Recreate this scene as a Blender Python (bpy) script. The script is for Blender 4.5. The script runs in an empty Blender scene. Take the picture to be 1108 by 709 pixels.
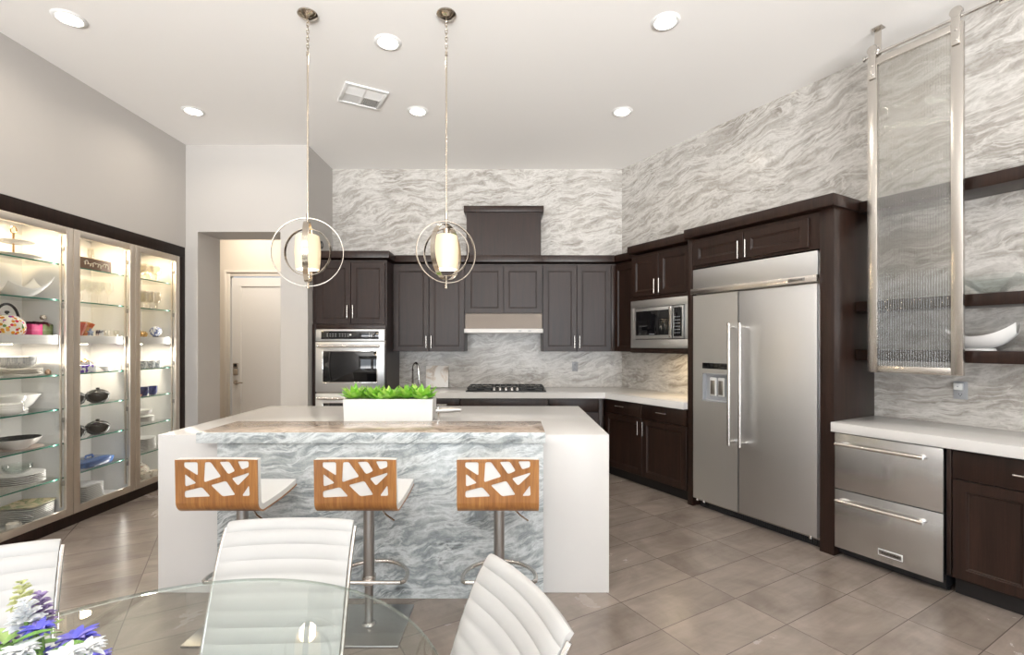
import bpy, bmesh, math, random
from math import sin, cos, pi, radians, sqrt
from mathutils import Vector, Matrix
random.seed(7)
SC = bpy.context.scene
COL = SC.collection
# ---------------------------------------------------------------- camera, world, exposure, large lights
cam_d = bpy.data.cameras.new('camera'); cam = bpy.data.objects.new('camera', cam_d); COL.objects.link(cam)
cam.location = (0, 0, 1.45); cam.rotation_euler = (radians(90), 0, 0)
cam_d.sensor_width = 36; cam_d.sensor_fit = 'HORIZONTAL'; cam_d.lens = 520 / 1108 * 36
cam_d.shift_y = 17.5 / 1108; cam_d.clip_start = .03
SC.camera = cam
SC.view_settings.view_transform = 'Standard'; SC.view_settings.look = 'None'
SC.view_settings.gamma = 1; SC.view_settings.use_curve_mapping = False
SC.view_settings.exposure = 0.2
SC.cycles.use_denoising = True
SC.cycles.max_bounces = 10; SC.cycles.diffuse_bounces = 5; SC.cycles.glossy_bounces = 5
SC.cycles.transmission_bounces = 8; SC.cycles.transparent_max_bounces = 32
SC.cycles.sample_clamp_indirect = 6.0; SC.cycles.caustics_refractive = False; SC.cycles.caustics_reflective = False
world = bpy.data.worlds.new('world'); SC.world = world; world.use_nodes = True
bg = world.node_tree.nodes['Background']; bg.inputs[0].default_value = (.80, .88, 1, 1); bg.inputs[1].default_value = 0.6

def area(name, loc, rot, sx, sy, power, color, spread=pi):
    d = bpy.data.lights.new(name, 'AREA'); d.shape = 'RECTANGLE'; d.size = sx; d.size_y = sy
    d.energy = power; d.color = color; d.spread = spread
    o = bpy.data.objects.new(name, d); COL.objects.link(o); o.location = loc; o.rotation_euler = rot
    return o
REAR = -5.0                                                  # the glazed rear wall of the room, behind the viewer
DAY = (.86, .93, 1.0)
for wx, ww in ((-2.35, 1.9), (0.2, 2.6), (2.75, 1.9)):        # daylight entering through the three rear windows, with an added fill lamp at each
    area('window_daylight', (wx, REAR - .04, 1.5), (radians(90), 0, 0), ww - .1, 2.7, 31 * ww, DAY)
    area('ceiling_fill', (wx, REAR - .02, 1.0), (radians(132), 0, 0), ww - .1, 1.7, 92 * ww, (1.0, .985, .97), radians(84))   # added lamp aimed up to brighten the ceiling, no real source
WARM = (1.0, .88, .74)
DOWN_W = 3.2
# ---------------------------------------------------------------- geometry of the room
H = 3.59
WY = 5.885                                                   # back wall
CX, CY = 1.347, 5.885                                        # corner where the angled right wall begins
LX = -3.514                                                  # left wall
FB = ((0, WY, 0), 0.0)
FR = ((CX, CY, 0), radians(-60))
FL = ((LX, 0, 0), radians(90))
F0 = ((0, 0, 0), 0.0)

def fw(frame, p):
    (ox, oy, oz), a = frame
    return Vector((ox + p[0] * cos(a) - p[1] * sin(a), oy + p[0] * sin(a) + p[1] * cos(a), oz + p[2]))
# ---------------------------------------------------------------- materials
def new_mat(name):
    m = bpy.data.materials.new(name); m.use_nodes = True
    nt = m.node_tree; return m, nt, nt.nodes['Principled BSDF']
def pr(name, col, rough=.5, metal=0, spec=.5, coat=0, emis=None, estr=0, trans=0, ior=1.45, sheen=0):
    m, nt, b = new_mat(name)
    b.inputs['Base Color'].default_value = (*col, 1); b.inputs['Roughness'].default_value = rough
    b.inputs['Metallic'].default_value = metal; b.inputs['Specular IOR Level'].default_value = spec
    b.inputs['Coat Weight'].default_value = coat; b.inputs['IOR'].default_value = ior
    b.inputs['Transmission Weight'].default_value = trans
    if emis: b.inputs['Emission Color'].default_value = (*emis, 1); b.inputs['Emission Strength'].default_value = estr
    return m
class N:
    """small node-graph helper"""
    def __init__(s, nt): s.nt = nt
    def n(s, t, **kw):
        x = s.nt.nodes.new(t)
        for k, v in kw.items():
            if k.startswith('i_'): x.inputs[k[2:].replace('_', ' ')].default_value = v
            else: setattr(x, k, v)
        return x
    def l(s, a, b): s.nt.links.new(a, b)
    def math(s, op, a, b=None, clamp=False):
        x = s.n('ShaderNodeMath', operation=op); x.use_clamp = clamp
        for i, v in enumerate((a, b)):
            if v is None: continue
            if hasattr(v, 'links') or hasattr(v, 'is_output'): s.l(v, x.inputs[i])
            else: x.inputs[i].default_value = v
        return x.outputs[0]
    def ramp(s, fac, stops, interp='LINEAR'):
        x = s.n('ShaderNodeValToRGB'); cr = x.color_ramp; cr.interpolation = interp
        while len(cr.elements) < len(stops): cr.elements.new(.5)
        for e, (p, c) in zip(cr.elements, stops): e.position = p; e.color = (*c, 1)
        s.l(fac, x.inputs[0]); return x.outputs[0]
    def mix(s, fac, a, b, blend='MIX'):
        x = s.n('ShaderNodeMix', data_type='RGBA', blend_type=blend)
        for k, v in ((0, fac), (6, a), (7, b)):
            if isinstance(v, (int, float)): x.inputs[k].default_value = v
            elif isinstance(v, tuple): x.inputs[k].default_value = (*v, 1)
            else: s.l(v, x.inputs[k])
        return x.outputs[2]
    def coords(s, rot=(0, 0, 0), scale=(1, 1, 1), loc=(0, 0, 0), kind='Object'):
        tc = s.n('ShaderNodeTexCoord'); mp = s.n('ShaderNodeMapping')
        mp.inputs['Rotation'].default_value = rot; mp.inputs['Scale'].default_value = scale; mp.inputs['Location'].default_value = loc
        s.l(tc.outputs[kind], mp.inputs[0]); return mp.outputs[0]
    def noise(s, vec, scale, detail=2, rough=.5, dist=0):
        x = s.n('ShaderNodeTexNoise'); x.inputs['Scale'].default_value = scale; x.inputs['Detail'].default_value = detail
        x.inputs['Roughness'].default_value = rough; x.inputs['Distortion'].default_value = dist
        s.l(vec, x.inputs['Vector']); return x
    def bump(s, h, b, strength=.2, dist=.01):
        x = s.n('ShaderNodeBump'); x.inputs['Strength'].default_value = strength; x.inputs['Distance'].default_value = dist
        s.l(h, x.inputs['Height']); s.l(x.outputs[0], b.inputs['Normal'])

def marble(name, white, light, mid, dark, tilt=12, rough=.16, sc=1.0, loc=(0, 0, 0), swirl=1.0):
    m, nt, b = new_mat(name); g = N(nt)
    c0 = g.coords(rot=(0, radians(tilt), 0), loc=loc, scale=(sc, sc, sc))
    def warp(vec, src, scale, amp):
        w = g.noise(src, scale, 3, .55)
        sub = g.n('ShaderNodeVectorMath', operation='SUBTRACT'); g.l(w.outputs['Color'], sub.inputs[0]); sub.inputs[1].default_value = (.5, .5, .5)
        sca = g.n('ShaderNodeVectorMath', operation='MULTIPLY'); g.l(sub.outputs[0], sca.inputs[0]); sca.inputs[1].default_value = amp
        add = g.n('ShaderNodeVectorMath', operation='ADD'); g.l(vec, add.inputs[0]); g.l(sca.outputs[0], add.inputs[1])
        return add.outputs[0]
    k = swirl
    w1 = warp(c0, c0, .9, (.7 * k, .4 * k, .55 * k)); w2 = warp(w1, c0, 3.0, (.12 * k, .08 * k, .075 * k))
    def stretch(v):
        st = g.n('ShaderNodeVectorMath', operation='MULTIPLY'); g.l(w2, st.inputs[0]); st.inputs[1].default_value = v; return st.outputs[0]
    s1 = stretch((.7, .9, 3.8)); s2 = stretch((1.5, 1.5, 7.5)); s3 = stretch((3, 3, 5))
    n1 = g.noise(s1, 1.7, 5, .52, .15)
    iso = g.noise(w1, 13, 6, .68); iso2 = g.noise(stretch((1, 1, 2.2)), 5, 6, .65)
    fac = g.math('ADD', g.math('MULTIPLY', n1.outputs[0], .66), g.math('ADD', g.math('MULTIPLY', iso.outputs[0], .14), g.math('MULTIPLY', iso2.outputs[0], .20)))
    col = g.ramp(fac, [(.34, dark), (.39, mid), (.445, light), (.485, white), (.52, light), (.56, mid), (.585, light), (.63, white), (.70, mid)])
    # darker drifts that come and go
    pn = g.noise(s1, .8, 4, .6)
    drift = g.ramp(pn.outputs[0], [(.50, (0, 0, 0)), (.68, (.7, .7, .7))])
    col = g.mix(drift, col, mid)
    # thin dark veins
    n2 = g.noise(s2, 1.1, 6, .58, .5)
    v = g.math('ABSOLUTE', g.math('SUBTRACT', n2.outputs[0], .5))
    vein = g.ramp(v, [(0, (1, 1, 1)), (.010, (.6, .6, .6)), (.032, (0, 0, 0))])
    patch = g.ramp(g.noise(c0, 2.1, 4, .6).outputs[0], [(.47, (0, 0, 0)), (.66, (.95, .95, .95))])
    col = g.mix(g.math('MULTIPLY', vein, patch), col, dark)
    # pale veins
    n4 = g.noise(s1, 2.2, 6, .56, .5)
    v4 = g.math('ABSOLUTE', g.math('SUBTRACT', n4.outputs[0], .47))
    pv = g.ramp(v4, [(0, (.8, .8, .8)), (.014, (.4, .4, .4)), (.04, (0, 0, 0))])
    col = g.mix(pv, col, tuple(min(.86, 1.08 * x) for x in white))
    # crystal grain
    n3 = g.noise(s3, 12, 6, .78)
    gr = g.ramp(n3.outputs[0], [(.33, (.66, .65, .64)), (.46, (.97, .97, .97)), (.64, (1.06, 1.06, 1.06))])
    col = g.mix(.7, col, gr, 'MULTIPLY')
    g.l(col, b.inputs['Base Color']); b.inputs['Roughness'].default_value = rough
    b.inputs['Specular IOR Level'].default_value = .4
    return m

def darkwood(name, base=(.012, .006, .0042), hi=(.031, .0142, .0095), rough=.34):
    m, nt, b = new_mat(name); g = N(nt)
    v = g.coords(scale=(9, 9, .55))
    n1 = g.noise(v, 3.2, 7, .62, .5)
    n2 = g.noise(g.coords(scale=(60, 60, 1.6)), 4, 4, .6)
    c = g.ramp(n1.outputs[0], [(.3, base), (.7, hi)])
    k = g.ramp(n2.outputs[0], [(.35, (.72, .72, .72)), (.65, (1.12, 1.1, 1.1))])
    c = g.mix(.8, c, k, 'MULTIPLY'); g.l(c, b.inputs['Base Color'])
    b.inputs['Roughness'].default_value = rough; b.inputs['Specular IOR Level'].default_value = .32; b.inputs['Coat Weight'].default_value = .04; b.inputs['Coat Roughness'].default_value = .2
    return m
def veneer():
    m, nt, b = new_mat('walnut_veneer'); g = N(nt)
    n1 = g.noise(g.coords(scale=(14, 6, .9)), 2.6, 8, .6, .6)
    n2 = g.noise(g.coords(scale=(90, 20, 2)), 3, 4, .6)
    c = g.ramp(n1.outputs[0], [(.25, (.18, .066, .018)), (.5, (.33, .140, .040)), (.75, (.47, .23, .075))])
    k = g.ramp(n2.outputs[0], [(.35, (.78, .76, .74)), (.65, (1.08, 1.08, 1.08))])
    g.l(g.mix(.7, c, k, 'MULTIPLY'), b.inputs['Base Color']); b.inputs['Roughness'].default_value = .33
    b.inputs['Coat Weight'].default_value = .2
    return m
def steel(name, col=(.63, .635, .64), rough=.42, bumpy=.02, stretch=(300, 300, 3)):
    m, nt, b = new_mat(name); g = N(nt)
    n = g.noise(g.coords(scale=stretch), 12, 3, .6)
    rr = g.math('MULTIPLY_ADD', n.outputs[0], .05); nt.nodes[-1].inputs[2].default_value = rough - .025
    g.l(rr, b.inputs['Roughness'])
    b.inputs['Base Color'].default_value = (*col, 1); b.inputs['Metallic'].default_value = 1
    n2 = g.noise(g.coords(scale=(3.0, 3.0, .35)), 2.2, 2, .5)
    g.bump(n2.outputs[0], b, bumpy, .02)
    return m
def floor_mat():
    m, nt, b = new_mat('stone_tile'); g = N(nt)
    v = g.coords()
    # tiles 0.292 (along the right wall) by 0.595; the floor object is turned with that wall
    def line(axis, size, off, w):
        sp = g.n('ShaderNodeSeparateXYZ'); g.l(v, sp.inputs[0])
        x = g.math('DIVIDE', g.math('SUBTRACT', sp.outputs[axis], off), size)
        fr = g.math('FRACT', g.math('ADD', x, 1000.0))
        d = g.math('MINIMUM', fr, g.math('SUBTRACT', 1.0, fr))
        ln = g.math('LESS_THAN', d, w / size)
        return ln, g.math('FLOOR', g.math('ADD', x, 1000.0))
    l1, c1 = line(0, .2935, 2.104, .0022); l2, c2 = line(1, .594, -1.046, .0022)
    grout = g.math('MAXIMUM', l1, l2)
    cb = g.n('ShaderNodeCombineXYZ'); g.l(c1, cb.inputs[0]); g.l(c2, cb.inputs[1])
    wn = g.n('ShaderNodeTexWhiteNoise', noise_dimensions='3D'); g.l(cb.outputs[0], wn.inputs[0])
    mul = g.n('ShaderNodeVectorMath', operation='MULTIPLY'); g.l(wn.outputs['Color'], mul.inputs[0]); mul.inputs[1].default_value = (7, 7, 7)
    add = g.n('ShaderNodeVectorMath', operation='ADD'); g.l(v, add.inputs[0]); g.l(mul.outputs[0], add.inputs[1])
    sc = g.n('ShaderNodeVectorMath', operation='MULTIPLY'); g.l(add.outputs[0], sc.inputs[0]); sc.inputs[1].default_value = (1.0, .8, 1)
    n1 = g.noise(sc.outputs[0], 2.6, 6, .62, .7)
    sc2 = g.n('ShaderNodeVectorMath', operation='MULTIPLY'); g.l(add.outputs[0], sc2.inputs[0]); sc2.inputs[1].default_value = (14, 1.2, 1)
    n2 = g.noise(sc2.outputs[0], 1.8, 6, .65, .4)
    c = g.ramp(n1.outputs[0], [(.3, (.19, .156, .131)), (.7, (.32, .27, .234))])
    k = g.ramp(n2.outputs[0], [(.3, (.86, .85, .84)), (.7, (1.1, 1.1, 1.1))])
    c = g.mix(.7, c, k, 'MULTIPLY')
    tone = g.math('MULTIPLY_ADD', wn.outputs['Value'], .16); nt.nodes[-1].inputs[2].default_value = .92
    tn = g.n('ShaderNodeCombineXYZ'); [g.l(tone, tn.inputs[i]) for i in range(3)]
    c = g.mix(1.0, c, tn.outputs[0], 'MULTIPLY')
    c = g.mix(grout, c, (.105, .085, .072))
    g.l(c, b.inputs['Base Color'])
    rr = g.math('MULTIPLY_ADD', n1.outputs[0], .16); nt.nodes[-1].inputs[2].default_value = .17
    g.l(rr, b.inputs['Roughness']); b.inputs['Specular IOR Level'].default_value = .5
    return m
def paint(name, col, rough=.6):
    m, nt, b = new_mat(name); g = N(nt)
    n = g.noise(g.coords(), 90, 3, .6)
    b.inputs['Base Color'].default_value = (*col, 1); b.inputs['Roughness'].default_value = rough; b.inputs['Specular IOR Level'].default_value = .3
    g.bump(n.outputs[0], b, .04, .004)
    return m
def clear_glass(name, tint=(.97, .985, .98), f0=.04, rough=0.0, haze=0.0):
    """clear pane: what lies behind shows straight through, with a mirror sheen that grows at grazing angles"""
    m = bpy.data.materials.new(name); m.use_nodes = True; nt = m.node_tree; nt.nodes.clear(); g = N(nt)
    lw = g.n('ShaderNodeLayerWeight'); lw.inputs[0].default_value = .5
    p = g.math('POWER', lw.outputs['Facing'], 5.0)
    f = g.math('MULTIPLY_ADD', p, 1 - f0, True); nt.nodes[-1].inputs[2].default_value = f0
    t = g.n('ShaderNodeBsdfTransparent'); t.inputs[0].default_value = (*tint, 1)
    gl = g.n('ShaderNodeBsdfGlossy'); gl.inputs['Roughness'].default_value = rough
    mx = g.n('ShaderNodeMixShader'); g.l(f, mx.inputs[0]); g.l(t.outputs[0], mx.inputs[1]); g.l(gl.outputs[0], mx.inputs[2])
    out = g.n('ShaderNodeOutputMaterial'); g.l(mx.outputs[0], out.inputs[0])
    return m
def floral():
    m, nt, b = new_mat('floral_enamel'); g = N(nt)
    v = g.n('ShaderNodeTexVoronoi'); v.inputs['Scale'].default_value = 42; g.l(g.coords(), v.inputs['Vector'])
    spot = g.math('LESS_THAN', v.outputs['Distance'], .48)
    hs = g.n('ShaderNodeSeparateColor'); g.l(v.outputs['Color'], hs.inputs[0])
    c = g.ramp(hs.outputs[0], [(0, (.55, .02, .06)), (.25, (.65, .25, .02)), (.45, (.10, .22, .05)), (.65, (.22, .05, .30)), (.85, (.70, .40, .04))], 'CONSTANT')
    g.l(g.mix(spot, (.80, .76, .66), c), b.inputs['Base Color']); b.inputs['Roughness'].default_value = .15
    return m
def speckle(name, a, bb, scale, th=.5, rough=.3, tex='noise'):
    m, nt, b = new_mat(name); g = N(nt)
    if tex == 'noise': f = g.noise(g.coords(), scale, 2, .5).outputs[0]
    else:
        v = g.n('ShaderNodeTexVoronoi'); v.inputs['Scale'].default_value = scale; g.l(g.coords(), v.inputs['Vector']); f = v.outputs['Distance']
    c = g.ramp(f, [(th - .03, a), (th + .03, bb)])
    g.l(c, b.inputs['Base Color']); b.inputs['Roughness'].default_value = rough
    return m
def island_random(name, stops, rough=.4, trans=0):
    m, nt, b = new_mat(name); g = N(nt)
    ge = g.n('ShaderNodeNewGeometry')
    g.l(g.ramp(ge.outputs['Random Per Island'], stops), b.inputs['Base Color']); b.inputs['Roughness'].default_value = rough
    b.inputs['Subsurface Weight'].default_value = trans
    b.inputs['Subsurface Radius'].default_value = (.01, .01, .005)
    return m
def brushed(name, col, rough): return pr(name, col, rough, 1)
M = {}
M['wall'] = paint('warm_white_wall', (.52, .50, .478)); M['ceiling'] = paint('ceiling_paint', (.90, .885, .865))
M['hall'] = paint('hall_paint', (.62, .57, .50)); M['trimw'] = pr('trim_enamel', (.66, .62, .56), .35)
M['doorw'] = pr('door_enamel', (.74, .73, .71), .35)
M['marble'] = marble('veined_marble_wall', (.60, .582, .552), (.475, .453, .423), (.36, .335, .305), (.22, .198, .172), 8, .22, 1.25)
M['marble_island_daylit'] = marble('veined_marble_island_daylit', (.66, .695, .70), (.44, .475, .485), (.26, .29, .30), (.12, .13, .135), 14, .16, 1.75, (3.3, 0, 1.7))  # grey-green marble with the cool daylight tint put into its colour
M['marble_top_warmlit'] = marble('veined_marble_bar_warmlit', (.56, .47, .40), (.46, .38, .315), (.36, .29, .235), (.24, .185, .145), 2, .14, 1.4, (9, 2, 0))  # same slab as its front edge; warm lamplight on top put into the colour
M['wood'] = darkwood('espresso_wood')
M['wooddk'] = darkwood('ebony_stained_wood', (.010, .0055, .004), (.022, .011, .008), .5); M['wooddk'].node_tree.nodes['Principled BSDF'].inputs['Specular IOR Level'].default_value = .2
M['woodk'] = pr('toe_black', (.010, .008, .008), .5)
M['quartz'] = pr('white_quartz', (.69, .68, .665), .16, spec=.5)
M['steel'] = steel('brushed_steel'); M['steelw'] = steel('brushed_steel_sheet', rough=.24, bumpy=.5); M['steeld'] = brushed('satin_steel_dark', (.40, .385, .37), .30)
M['nickel'] = brushed('brushed_nickel', (.66, .63, .59), .24); M['chrome'] = brushed('chrome', (.78, .77, .75), .07)
M['polnick'] = brushed('polished_nickel', (.52, .465, .395), .16)
M['floor'] = floor_mat(); M['veneer'] = veneer()
M['leather'] = pr('white_leatherette', (.46, .458, .45), .40, spec=.45)
M['vinyl'] = pr('white_vinyl', (.74, .74, .73), .38)
M['blackglass'] = pr('black_glass', (.006, .006, .007), .04, spec=.6)
M['black'] = pr('black_plastic', (.012, .012, .013), .35); M['iron'] = pr('cast_iron', (.02, .02, .021), .45)
M['grey'] = pr('grey_plastic', (.35, .36, .38), .35); M['whitep'] = pr('white_plastic', (.78, .78, .77), .35)
M['porc'] = pr('white_porcelain', (.82, .81, .79), .12, coat=.3); M['mattw'] = pr('matte_white', (.74, .74, .73), .4)
M['glass'] = clear_glass('clear_glass'); M['door_glass'] = clear_glass('cabinet_door_glass', (.985, .99, .985), .035)
M['table_glass'] = clear_glass('table_glass', (.945, .97, .955), .045)
M['glass_edge'] = pr('green_glass_edge', (.045, .19, .14), .08, spec=.6)
M['glass_rim'] = clear_glass('pale_glass_rim', (.60, .70, .66), .34, .03)
M['shade'] = pr('opal_glass_shade', (.62, .54, .42), .35, emis=(1, .74, .40), estr=.42)
M['led'] = pr('lamp_face', (.9, .9, .9), .4, emis=(1, .93, .82), estr=30)
M['puck'] = pr('puck_light', (.9, .9, .9), .4, emis=(1, .86, .62), estr=14)
M['liner'] = pr('white_cabinet_lining', (.70, .69, .675), .45)
M['alu'] = brushed('satin_aluminium', (.74, .68, .61), .42)
M['plate'] = pr('stoneware_white', (.78, .77, .75), .2); M['platec'] = pr('stoneware_cream', (.70, .66, .60), .25)
M['blackcer'] = pr('black_ceramic', (.018, .017, .017), .18)
M['green'] = island_random('succulent_green', [(0, (.12, .36, .03)), (.5, (.27, .58, .06)), (1, (.48, .72, .14))], .38, .15)
M['pebble'] = island_random('grey_pebbles', [(0, (.30, .32, .33)), (1, (.62, .64, .64))], .5)
def door_bits(): pass
# ---------------------------------------------------------------- mesh building
OFF = {}
class MB:
    def __init__(s): s.bm = bmesh.new()
    def raw(s, vs, fs, mi=0):
        v = [s.bm.verts.new(p) for p in vs]; out = []
        for f in fs:
            try:
                q = s.bm.faces.new([v[i] for i in f]); q.material_index = mi; out.append(q)
            except ValueError: pass
        return v, out
    def box(s, x0, x1, y0, y1, z0, z1, b=0, seg=2, mi=0):
        x0, x1 = min(x0, x1), max(x0, x1); y0, y1 = min(y0, y1), max(y0, y1); z0, z1 = min(z0, z1), max(z0, z1)
        vs = [(x, y, z) for z in (z0, z1) for x, y in ((x0, y0), (x1, y0), (x1, y1), (x0, y1))]
        v, f = s.raw(vs, [(3, 2, 1, 0), (4, 5, 6, 7), (0, 1, 5, 4), (1, 2, 6, 5), (2, 3, 7, 6), (3, 0, 4, 7)], mi)
        if b > 0:
            es = list({e for q in f for e in q.edges})
            r = bmesh.ops.bevel(s.bm, geom=es, offset=b, segments=seg, profile=.5, affect='EDGES', clamp_overlap=True)
            for q in r['faces']: q.material_index = mi
        return s
    def prism(s, poly, z0, z1, b=0, mi=0):
        a = sum(poly[i][0] * poly[(i + 1) % len(poly)][1] - poly[(i + 1) % len(poly)][0] * poly[i][1] for i in range(len(poly)))
        if a < 0: poly = poly[::-1]
        n = len(poly); vs = [(x, y, z0) for x, y in poly] + [(x, y, z1) for x, y in poly]
        fs = [tuple(range(n - 1, -1, -1)), tuple(range(n, 2 * n))] + [(i, (i + 1) % n, n + (i + 1) % n, n + i) for i in range(n)]
        v, f = s.raw(vs, fs, mi)
        if b > 0:
            es = list({e for q in f for e in q.edges})
            bmesh.ops.bevel(s.bm, geom=es, offset=b, segments=2, profile=.5, affect='EDGES', clamp_overlap=True)
        return s
    def cyl(s, p0, p1, r, r2=None, n=24, mi=0):
        p0, p1 = Vector(p0), Vector(p1); r2 = r if r2 is None else r2
        d = (p1 - p0).normalized(); u = d.orthogonal().normalized(); w = d.cross(u)
        vs = [p0 + (u * cos(2 * pi * i / n) + w * sin(2 * pi * i / n)) * r for i in range(n)]
        vs += [p1 + (u * cos(2 * pi * i / n) + w * sin(2 * pi * i / n)) * r2 for i in range(n)]
        s.raw(vs, [(i, (i + 1) % n, n + (i + 1) % n, n + i) for i in range(n)] + [tuple(range(n - 1, -1, -1)), tuple(range(n, 2 * n))], mi)
        return s
    def tube(s, pts, r, n=10, closed=False, rb=None, mi=0, up=None):
        """round (or r by rb elliptical) tube along pts"""
        P = [Vector(p) for p in pts]; m = len(P); rings = []
        def tan(i):
            if closed: return (P[(i + 1) % m] - P[i - 1]).normalized()
            return (P[min(i + 1, m - 1)] - P[max(i - 1, 0)]).normalized()
        t = tan(0); u = (Vector(up) - t * t.dot(Vector(up))).normalized() if up else t.orthogonal().normalized()
        rr = r if isinstance(r, (list, tuple)) else [r] * m
        for i in range(m):
            t = tan(i)
            u = (Vector(up) - t * t.dot(Vector(up))) if up else (u - t * u.dot(t))
            u.normalize(); w = t.cross(u)
            k = (rb / r) if rb else 1
            rings.append([P[i] + u * cos(2 * pi * j / n) * rr[i] + w * sin(2 * pi * j / n) * rr[i] * k for j in range(n)])
        vs = [p for q in rings for p in q]; fs = []
        for i in range(m if closed else m - 1):
            a, c = i * n, ((i + 1) % m) * n
            fs += [(a + j, a + (j + 1) % n, c + (j + 1) % n, c + j) for j in range(n)]
        if not closed: fs += [tuple(range(n - 1, -1, -1)), tuple(range((m - 1) * n, m * n))]
        s.raw(vs, fs, mi); return s
    def ring(s, c, R, axis_u, axis_v, wr, wa, n=64):
        """flat band ring: R radius in the plane u,v ; wr radial thickness, wa width along the axis"""
        c = Vector(c); u = Vector(axis_u).normalized(); v = Vector(axis_v).normalized(); a = u.cross(v)
        vs = []
        for i in range(n):
            d = u * cos(2 * pi * i / n) + v * sin(2 * pi * i / n)
            for rr, aa in ((R, -wa), (R + wr, -wa), (R + wr, wa), (R, wa)): vs.append(c + d * rr + a * aa)
        fs = []
        for i in range(n):
            p, q = i * 4, ((i + 1) % n) * 4
            fs += [(p + j, q + j, q + (j + 1) % 4, p + (j + 1) % 4) for j in range(4)]
        s.raw(vs, fs); return s
    def lathe(s, prof, c=(0, 0, 0), n=32, sq=0, mi=0, sx=1, sy=1):
        """prof: closed outline list of (r,z) from axis to axis; sq>0 squares the plan"""
        vs, fs = [], []; idx = []
        for r, z in prof:
            if r < 1e-6: vs.append((c[0], c[1], c[2] + z)); idx.append([len(vs) - 1]); continue
            ids = []
            for i in range(n):
                a = 2 * pi * i / n; k = 1
                if sq: k = (abs(cos(a)) ** sq + abs(sin(a)) ** sq) ** (-1 / sq)
                vs.append((c[0] + r * k * cos(a) * sx, c[1] + r * k * sin(a) * sy, c[2] + z)); ids.append(len(vs) - 1)
            idx.append(ids)
        for A, B in zip(idx, idx[1:]):
            for i in range(n):
                j = (i + 1) % n
                if len(A) == 1 and len(B) == 1: break
                if len(A) == 1: fs.append((A[0], B[j], B[i]))
                elif len(B) == 1: fs.append((A[i], A[j], B[0]))
                else: fs.append((A[i], A[j], B[j], B[i]))
        s.raw(vs, fs, mi); return s
    def shaker(s, x0, x1, z0, z1, y, t=.021, st=.056, dp=.009):
        """door front: outer face at y-t, recessed centre panel with a sloped moulding"""
        yf = y - t; b = .002
        def rect(i, yy): return [(x0 + i, yy, z0 + i), (x1 - i, yy, z0 + i), (x1 - i, yy, z1 - i), (x0 + i, yy, z1 - i)]
        rings = [rect(0, y), rect(0, yf + b), rect(b, yf), rect(st, yf), rect(st + .004, yf + dp * .5), rect(st + .010, yf + dp * .55), rect(st + .014, yf + dp)]
        vs = [p for r in rings for p in r]; fs = [(3, 2, 1, 0)]
        for k in range(len(rings) - 1):
            a, c = 4 * k, 4 * k + 4
            fs += [(a + i, a + (i + 1) % 4, c + (i + 1) % 4, c + i) for i in range(4)]
        e = 4 * (len(rings) - 1); fs.append((e, e + 1, e + 2, e + 3))
        s.raw(vs, fs); return s
    def build(s, name, mat, parent=None, frame=None, smooth=40, loc=None, rotz=None):
        me = bpy.data.meshes.new(name)
        if parent is not None and parent.name in OFF: bmesh.ops.translate(s.bm, verts=s.bm.verts, vec=-Vector(OFF[parent.name]))
        bmesh.ops.recalc_face_normals(s.bm, faces=s.bm.faces)
        s.bm.to_mesh(me); s.bm.free()
        for m in (mat if isinstance(mat, (list, tuple)) else [mat]): me.materials.append(m)
        if smooth:
            me.polygons.foreach_set('use_smooth', [True] * len(me.polygons)); me.set_sharp_from_angle(angle=radians(smooth))
        o = bpy.data.objects.new(name, me); COL.objects.link(o)
        if parent is not None:
            o.parent = parent
            if parent.name in OFF: OFF[o.name] = OFF[parent.name]
        elif frame is not None:
            o.location = frame[0]; o.rotation_euler.z = frame[1]
        if loc is not None: o.location = loc
        if rotz is not None: o.rotation_euler.z = rotz
        return o

def tag(o, label, cat, group=None):
    o['label'] = label; o['category'] = cat
    if group: o['group'] = group
    return o
def struct(o): o['kind'] = 'structure'; return o
def thing(name, label, cat, frame=F0, at=(0, 0, 0), group=None, rotz=0):
    """Empty at the thing's base; its parts are modelled in frame coordinates and shifted to it"""
    o = bpy.data.objects.new(name, None); COL.objects.link(o); o.empty_display_size = .1
    o.location = fw(frame, at); o.rotation_euler.z = frame[1] + rotz; OFF[o.name] = tuple(at)
    return tag(o, label, cat, group)
def copy_tree(o, parent=None):
    c = o.copy(); COL.objects.link(c)
    if parent is not None: c.parent = parent
    for ch in list(o.children): copy_tree(ch, c)
    return c
def dup(o, loc, label=None, group=None, rotz=None):
    c = copy_tree(o); c.location = loc
    if label: c['label'] = label
    if group: c['group'] = group
    if rotz is not None: c.rotation_euler.z = rotz
    return c
def flat_bar(x, y, z0, z1, vertical=True, r=.006, off=.032):
    """bar pull standing off the face at y"""
    m = MB()
    if vertical:
        m.cyl((x, y - off, z0), (x, y - off, z1), r, n=16)
        for z in (z0 + .022, z1 - .022): m.cyl((x, y + .001, z), (x, y - off, z), r * .75, n=12)
    else:
        x0, x1 = x; z = z0
        m.cyl((x0, y - off, z), (x1, y - off, z), r, n=16)
        for xx in (x0 + .022, x1 - .022): m.cyl((xx, y + .001, z), (xx, y - off, z), r * .75, n=12)
    return m
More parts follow.
